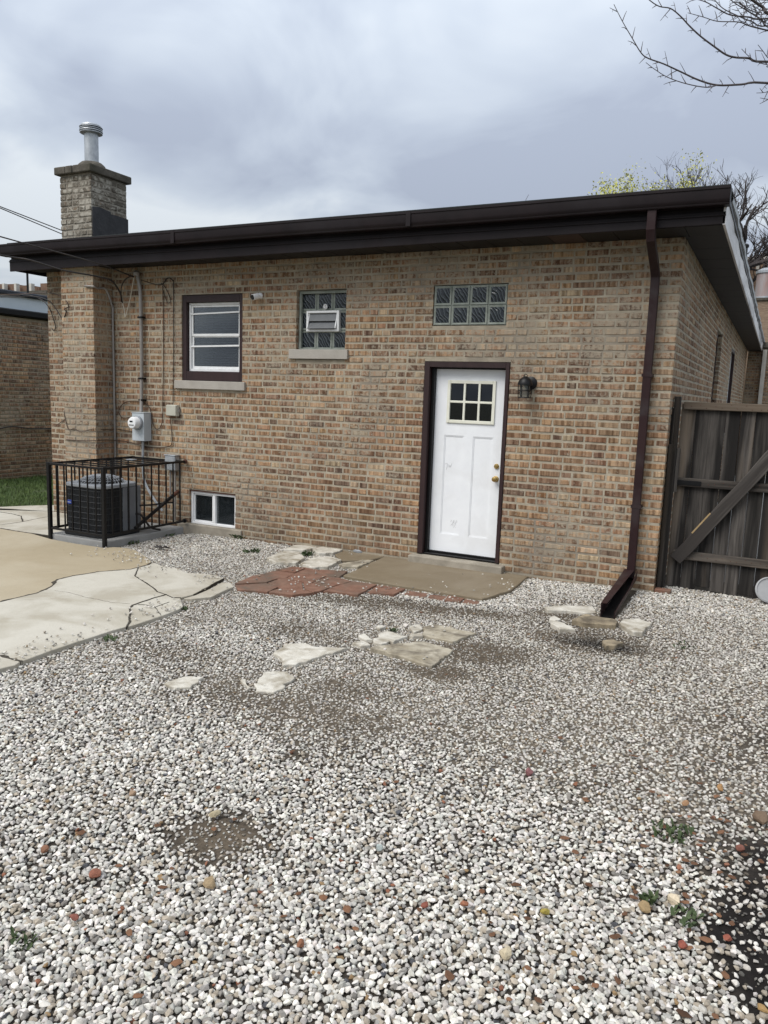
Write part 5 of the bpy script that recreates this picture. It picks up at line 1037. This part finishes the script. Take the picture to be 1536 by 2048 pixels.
MB().box(-15.9, NX + .10, .3, 15.2, 2.975, 3.10).build('gutter', M['blackiron'], nh, bevel=.02); MB().box(-15.8, NX - .03, .35, 15.1, 3.101, 3.35).build('eave_band', M['paleblue'], nh); MB().box(-16.0, NX + .05, .2, 15.2, 3.351, 3.44).build('roof', M['slate'], nh, bevel=.02)

# ------------------------------------------------------------------ far buildings
fb = empty('far_building', (-37, 26, 0), 'distant brown brick building with pale parapet blocks above the neighbouring roof', 'building')
for i, (px0, px1, py, pt2) in enumerate(((-60, 12, 571, 0), (-5, 28, 569, 1), (33, 58, 571, 0), (60, 76, 574, 0), (75, 95, 566, 0))):
    p, q = aty(px0, py, 26), aty(px1, py, 26); MB().box(p[0], q[0] - .05, 26 + i * .05, 34, -.3, p[2]).build('wall', M['brick_far'] if False else surf('far_brown_brick', (.13, .075, .05), (.18, .11, .075), 3, .9, .3), fb)
for px in (6, 30, 60, 97):
    p, q = aty(px - 2.2, 569, 25.7), aty(px + 2.2, 569, 25.7); MB().box(p[0], q[0], 25.7, 25.95, 0, p[2] + (.06 if px < 90 else .5)).build('parapet_block', M['limetrim'], fb)
p = aty(83, 560, 25.5); MB().box(-48, aty(96, 575, 25.5)[0], 25.4, 25.6, -.3, aty(40, 583, 25.5)[2]).build('wall', M['capstone'], fb)
ap = aty(55, 560, 18); an = MB(); an.tube([(ap[0], 18, 3.2), (ap[0], 18, ap[2] + 1.2)], .05, 6); q = empty('roof_pole', (ap[0], 18, 0), 'thin dark pole sticking up behind the neighbouring roof', 'pole'); an.build('pole', M['blackiron'], q); MB().lathe((ap[0], 18, -.3), [(.12, 0), (.08, .3), (.06, 3.6)], 10).build('base', M['blackiron'], q)
# building that closes the gangway at the right
rb2 = empty('gangway_building', (3.6, 16, 0), 'tan brick building closing the gangway behind the gate', 'building')
MB().box(2.56, 6.5, 16.02, 21, -.3, 3.35).build('wall', M['mortar'], rb2); nb = MB(); fr = lambda u, o, z: (u, 16.0 - o, z)
for (a, b, c, d, f, l_, k) in layout(2.57, 4.2, .6, 3.34, [], 91): brick(nb, a, b, c, d, fr, rb, .05)
tag(nb.build('brickwork', M['brick'], rb2), kind='stuff'); MB().box(2.93, 3.03, 15.86, 15.98, -.2, 3.3).build('drainpipe', M['limetrim'], rb2); MB().box(2.56, 6.5, 15.9, 21, 3.36, 3.5).build('coping', M['capstone'], rb2)
MB().box(3.5, 4.6, 15.985, 15.999, -.1, 2.1).build('door', M['brown_paint'], rb2)
fch = empty('far_chimney', (2.4, 22, 5), 'distant brick chimney stack beyond the right eave', 'chimney'); y0 = 22.6
a, b = aty(1497, 520, y0), aty(1531, 520, y0); MB().box(a[0], b[0], y0, y0 + .8, -.3, a[2] - .02).build('stack', surf('far_chimney_brick', (.15, .095, .065), (.24, .165, .11), 9, .9, .4, stretch=(1, 1, 3)), fch); MB().box(a[0] - .04, b[0] + .04, y0 - .05, y0 + .85, a[2], a[2] + .1).build('cap', M['limetrim'], fch); a2 = aty(1513, 530, y0); b2 = aty(1519, 530, y0); MB().box(a2[0], b2[0], y0 - .03, y0 - .005, a2[2] - .15, a[2] - .01).build('corner_stone', M['limetrim'], fch)
MB().box(b[0] - .16, b[0] + .04, y0 - .02, y0 + .6, a[2] + .101, a[2] + .22).build('cap_block', M['limetrim'], fch)
rv = empty('roof_vent', (2.7, 17.5, 3.5), 'rusty silver cylindrical roof vent at the right edge', 'vent'); a, b = aty(1514, 545, 18.0), aty(1514, 596, 18.0); rr_ = .30; vx = a[0] + rr_
MB().lathe((vx, 18.0, b[2]), [(rr_, 0), (rr_, a[2] - b[2] - .05)], 28).build('drum', M['rustvent'], rv, smooth=True); MB().lathe((vx, 18.0, a[2] - .05), [(rr_ + .03, 0), (rr_ + .035, .07), (rr_ * .6, .15), (.02, .18)], 28).build('cap', M['steel'], rv, smooth=True); MB().lathe((vx, 18.0, b[2] - .02), [(rr_ + .03, -.02), (rr_ + .03, .03)], 28).build('band', M['steel'], rv, smooth=True)
MB().box(vx - .45, vx + .5, 17.6, 18.5, -.3, b[2] - .05).build('curb', M['brick_far'] if False else surf('vent_curb_brick', (.17, .115, .08), (.27, .20, .14), 9, .9, .4, stretch=(1, 1, 4)), rv)
MB().box(vx - .5, vx + .55, 17.55, 18.55, b[2] - .12, b[2] - .048).build('curb_cap', M['capstone'], rv)
# small post on the far roof edge
p = aty(1492, 495, 14.0); q = empty('roof_stub', (p[0], 14, 3.5), 'short dark vent pipe standing on the right roof edge', 'pipe'); MB().tube([(p[0], 14, 3.56), (p[0], 14, p[2])], .045, 8).build('pipe', M['blackiron'], q); MB().lathe((p[0], 14, p[2]), [(.07, 0), (.07, .06), (.03, .09)], 10).build('cap', M['blackiron'], q)

# ------------------------------------------------------------------ trees
def grow_tree(mb, p, d, l, r, depth, rnd, tips, curl=.5, split=(2, 3), up=.10):
    pts = [p]; n = 4; q = p.copy(); dd = d.copy()
    for i in range(n):
        dd = (dd + Vector((rnd.uniform(-1, 1), rnd.uniform(-1, 1), rnd.uniform(-.7, 1) + up)) * curl * .4).normalized(); q = q + dd * l / n; pts.append(q.copy())
    mb.tube(pts, [r * (1 - .35 * i / n) for i in range(n + 1)], 5 if depth > 2 else 3)
    if depth == 0: tips.append(q.copy()); return
    for k in range(rnd.randint(*split)):
        s = rnd.uniform(.45, 1.0); b = pts[max(1, min(n, int(s * n)))]; nd = (dd + Vector((rnd.uniform(-1, 1), rnd.uniform(-1, 1), rnd.uniform(-.5, .9))) * .95).normalized()
        grow_tree(mb, b.copy(), nd, l * rnd.uniform(.62, .85), r * .58, depth - 1, rnd, tips, curl, split, up)
def bare_tree(base, h, spread, seed, label, depth=6, r0=.22, lean=(0, 0), buds=0, lat=1.0):
    rnd = random.Random(seed); t = empty('bare_tree' if not buds else 'budding_tree', base, label, 'tree', 'trees beyond the house'); b = Vector(base); top = b + Vector((lean[0], lean[1], h * .55)); mb = MB(); mb.tube([b, b.lerp(top, .5) + Vector((.1, .05, 0)), top], [r0, r0 * .8, r0 * .62], 8); mb.build('trunk', M['bark'], t, smooth=True)
    mb = MB(); tips = []
    for k in range(6):
        a = k * 1.05 + rnd.uniform(-.3, .3); d = Vector((math.cos(a) * spread, math.sin(a) * spread, rnd.uniform(.5, 1.0))).normalized(); grow_tree(mb, top - Vector((0, 0, rnd.uniform(0, h * .1))), d, h * rnd.uniform(.15, .2), r0 * .42, depth, rnd, tips, .75)
    zm = max(v[2] for v in mb.v); k_ = (h - .3 - top.z) / (zm - top.z); sc3 = lambda v: (b.x + lean[0] + (v[0] - top.x) * k_ * lat, b.y + lean[1] + (v[1] - top.y) * k_ * lat, top.z + (v[2] - top.z) * k_)
    mb.v = [sc3(v) for v in mb.v]; tips = [Vector(sc3(v)) for v in tips]; mb.build('crown', M['bark'], t, smooth=False)
    if buds:
        lf = MB()
        for tp in tips:
            for k in range(buds):
                c = tp + Vector((rnd.gauss(0, .2), rnd.gauss(0, .2), rnd.gauss(0, .16))); s = rnd.uniform(.025, .05); u = Vector((rnd.gauss(0, 1), rnd.gauss(0, 1), rnd.gauss(0, 1))).normalized(); v = u.cross(Vector((rnd.gauss(0, 1), rnd.gauss(0, 1), 1))).normalized(); lf.add([c - u * s, c + v * s * .6, c + u * s, c - v * s * .6], [(0, 1, 2, 3)])
        lf.build('leaves', M['bud'], t)
    return t
def at_y(px, py, y): p = aty(px, py, y); return p
p = at_y(1478, 312, 20); bare_tree((p[0] + .3, 20, -.3), p[2] + .35, 1.1, 3, 'gnarled bare tree rising behind the right end of the roof', 6, .26)
p = at_y(1405, 312, 22); bare_tree((p[0], 22, -.3), p[2] + .3, 1.1, 14, 'bare twiggy tree top just above the right roof corner', 6, .24)
p = at_y(1292, 318, 19); bare_tree((p[0], 19, -.3), p[2] + .25, 1.0, 23, 'yellow-green budding tree showing above the roof edge', 5, .2, buds=30, lat=.48)
p = at_y(1066, 366, 24); bare_tree((p[0], 24, -.3), p[2] + .3, .9, 31, 'bare treetop barely showing above the middle of the roof', 4, .2)
# near tree whose branches hang into the top right corner
t = empty('overhanging_tree', (5.6, .6, -.1), 'bare tree whose thorny twigs hang into the top right corner', 'tree')
def atd(px, py, d): return Vector(CAM + d * (_f + _r * (px - 768) / FPX + _u * (1024 - py) / FPX))
fork = atd(1930, 230, 6.7); tb = Vector((5.55, .9, -.15)); MB().tube(smooth_path([tb, tb.lerp(fork, .5) + Vector((.08, 0, 0)), fork, atd(1980, -350, 7.0), atd(1900, -800, 7.2)], 4), [.12 - .004 * i for i in range(17)], 10).build('trunk', M['bark_near'], t, smooth=True)
bm2 = MB(); rt = random.Random(8)
def limb(pts, d0, d1, r0, r1, join=None, spur=.045, den=1.0, slen=(34, 95)):
    P_ = [(1100 + x / 3.523, y / 3.523) for x, y in pts]; n = len(P_); W_ = [atd(x, y, d0 + (d1 - d0) * i / (n - 1)) for i, (x, y) in enumerate(P_)]
    path = smooth_path(([join] if join is not None else []) + W_, 4); m_ = len(path); bm2.tube(path, [.78 * r0 + (r1 - .78 * r0) * (i / (m_ - 1)) ** .8 for i in range(m_)], 6)
    s = 0; sgn = 1
    for i in range(len(path) - 1):
        seg = (path[i + 1] - path[i]).length; s += seg
        if s > spur / den * rt.uniform(.7, 1.4):
            s = 0; sgn = -sgn; dirv = (path[i + 1] - path[i]).normalized(); sidev = Vector(_f).cross(dirv).normalized() * sgn; l = rt.uniform(*slen) / 3.523 / FPX * d0; e = path[i] + (dirv * .75 + sidev * .9 + Vector((rt.uniform(-.3, .3), rt.uniform(-.6, .6), rt.uniform(-.1, .4)))).normalized() * l
            md = path[i].lerp(e, .55) + Vector((0, 0, rt.uniform(-.004, .008))); bm2.tube([path[i], md, e], [.0034, .0026, .0014], 4)
            if rt.random() < .35: bm2.tube([md, md + (e - path[i]).cross(Vector(_f)).normalized() * l * .3], [.002, .0012], 4)
J1, J2, J3 = atd(1760, 190, 6.4), atd(1740, 110, 6.4), atd(1720, 10, 6.4)
for j in (J1, J2, J3): bm2.tube(smooth_path([fork, fork.lerp(j, .5) + Vector((0, 0, -.05)), j]), [.05 - .003 * i for i in range(9)], 8)
limb([(1536, 585), (1350, 595), (1180, 600), (1050, 565), (930, 510), (800, 450), (690, 410), (640, 370), (580, 270), (510, 150), (450, 30)], 6.0, 5.7, .0125, .0022, J1)
limb([(1180, 600), (1100, 615), (960, 590), (830, 545), (740, 490), (675, 440)], 5.9, 5.85, .006, .002)
limb([(1536, 435), (1400, 410), (1310, 405), (1240, 385), (1160, 330), (1060, 255), (980, 180), (920, 115), (850, 60), (770, 45), (700, 0), (640, -60)], 6.1, 5.8, .0125, .003, J2)
limb([(1536, 215), (1400, 180), (1330, 155), (1180, 150), (1080, 120), (970, 90)], 6.2, 6.1, .009, .002, J2)
limb([(1536, 130), (1400, 120), (1270, 105), (1180, 60), (1100, 15), (1020, -10)], 6.2, 6.1, .010, .003, J3)
limb([(1600, 100), (1500, 50), (1440, 10), (1380, -30)], 6.0, 5.9, .016, .010, J3); limb([(1600, 190), (1480, 130), (1380, 70), (1300, 20), (1240, -30)], 6.3, 6.2, .009, .003, J3); limb([(1560, 60), (1470, 90), (1390, 60), (1330, 10)], 6.2, 6.1, .007, .003, J3, den=1.4)
limb([(1560, 180), (1420, 150), (1320, 110), (1220, 60), (1160, 0)], 6.35, 6.3, .008, .003, J3, den=1.3); limb([(1600, 470), (1530, 455), (1470, 440), (1410, 405), (1350, 345)], 6.1, 6.0, .006, .002, J2); limb([(1600, 430), (1540, 410), (1500, 360), (1465, 315)], 6.1, 6.0, .005, .002)
limb([(1650, 610), (1580, 620), (1520, 650), (1455, 655)], 6.0, 6.0, .005, .002, J1); limb([(1650, 680), (1560, 700), (1480, 690)], 6.0, 6.0, .005, .002, J1)
for k in range(9): x0 = 1640; y0_ = rt.uniform(-60, 150); limb([(x0, y0_), (1520, y0_ + rt.uniform(-30, 30)), (rt.uniform(1380, 1460), y0_ + rt.uniform(-60, 60)), (rt.uniform(1260, 1360), y0_ + rt.uniform(-110, 40))], 6.3, 6.2 + rt.uniform(-.2, .3), .0055, .0018, J3, den=1.3)
bm2.build('crown', M['bark_near'], t)
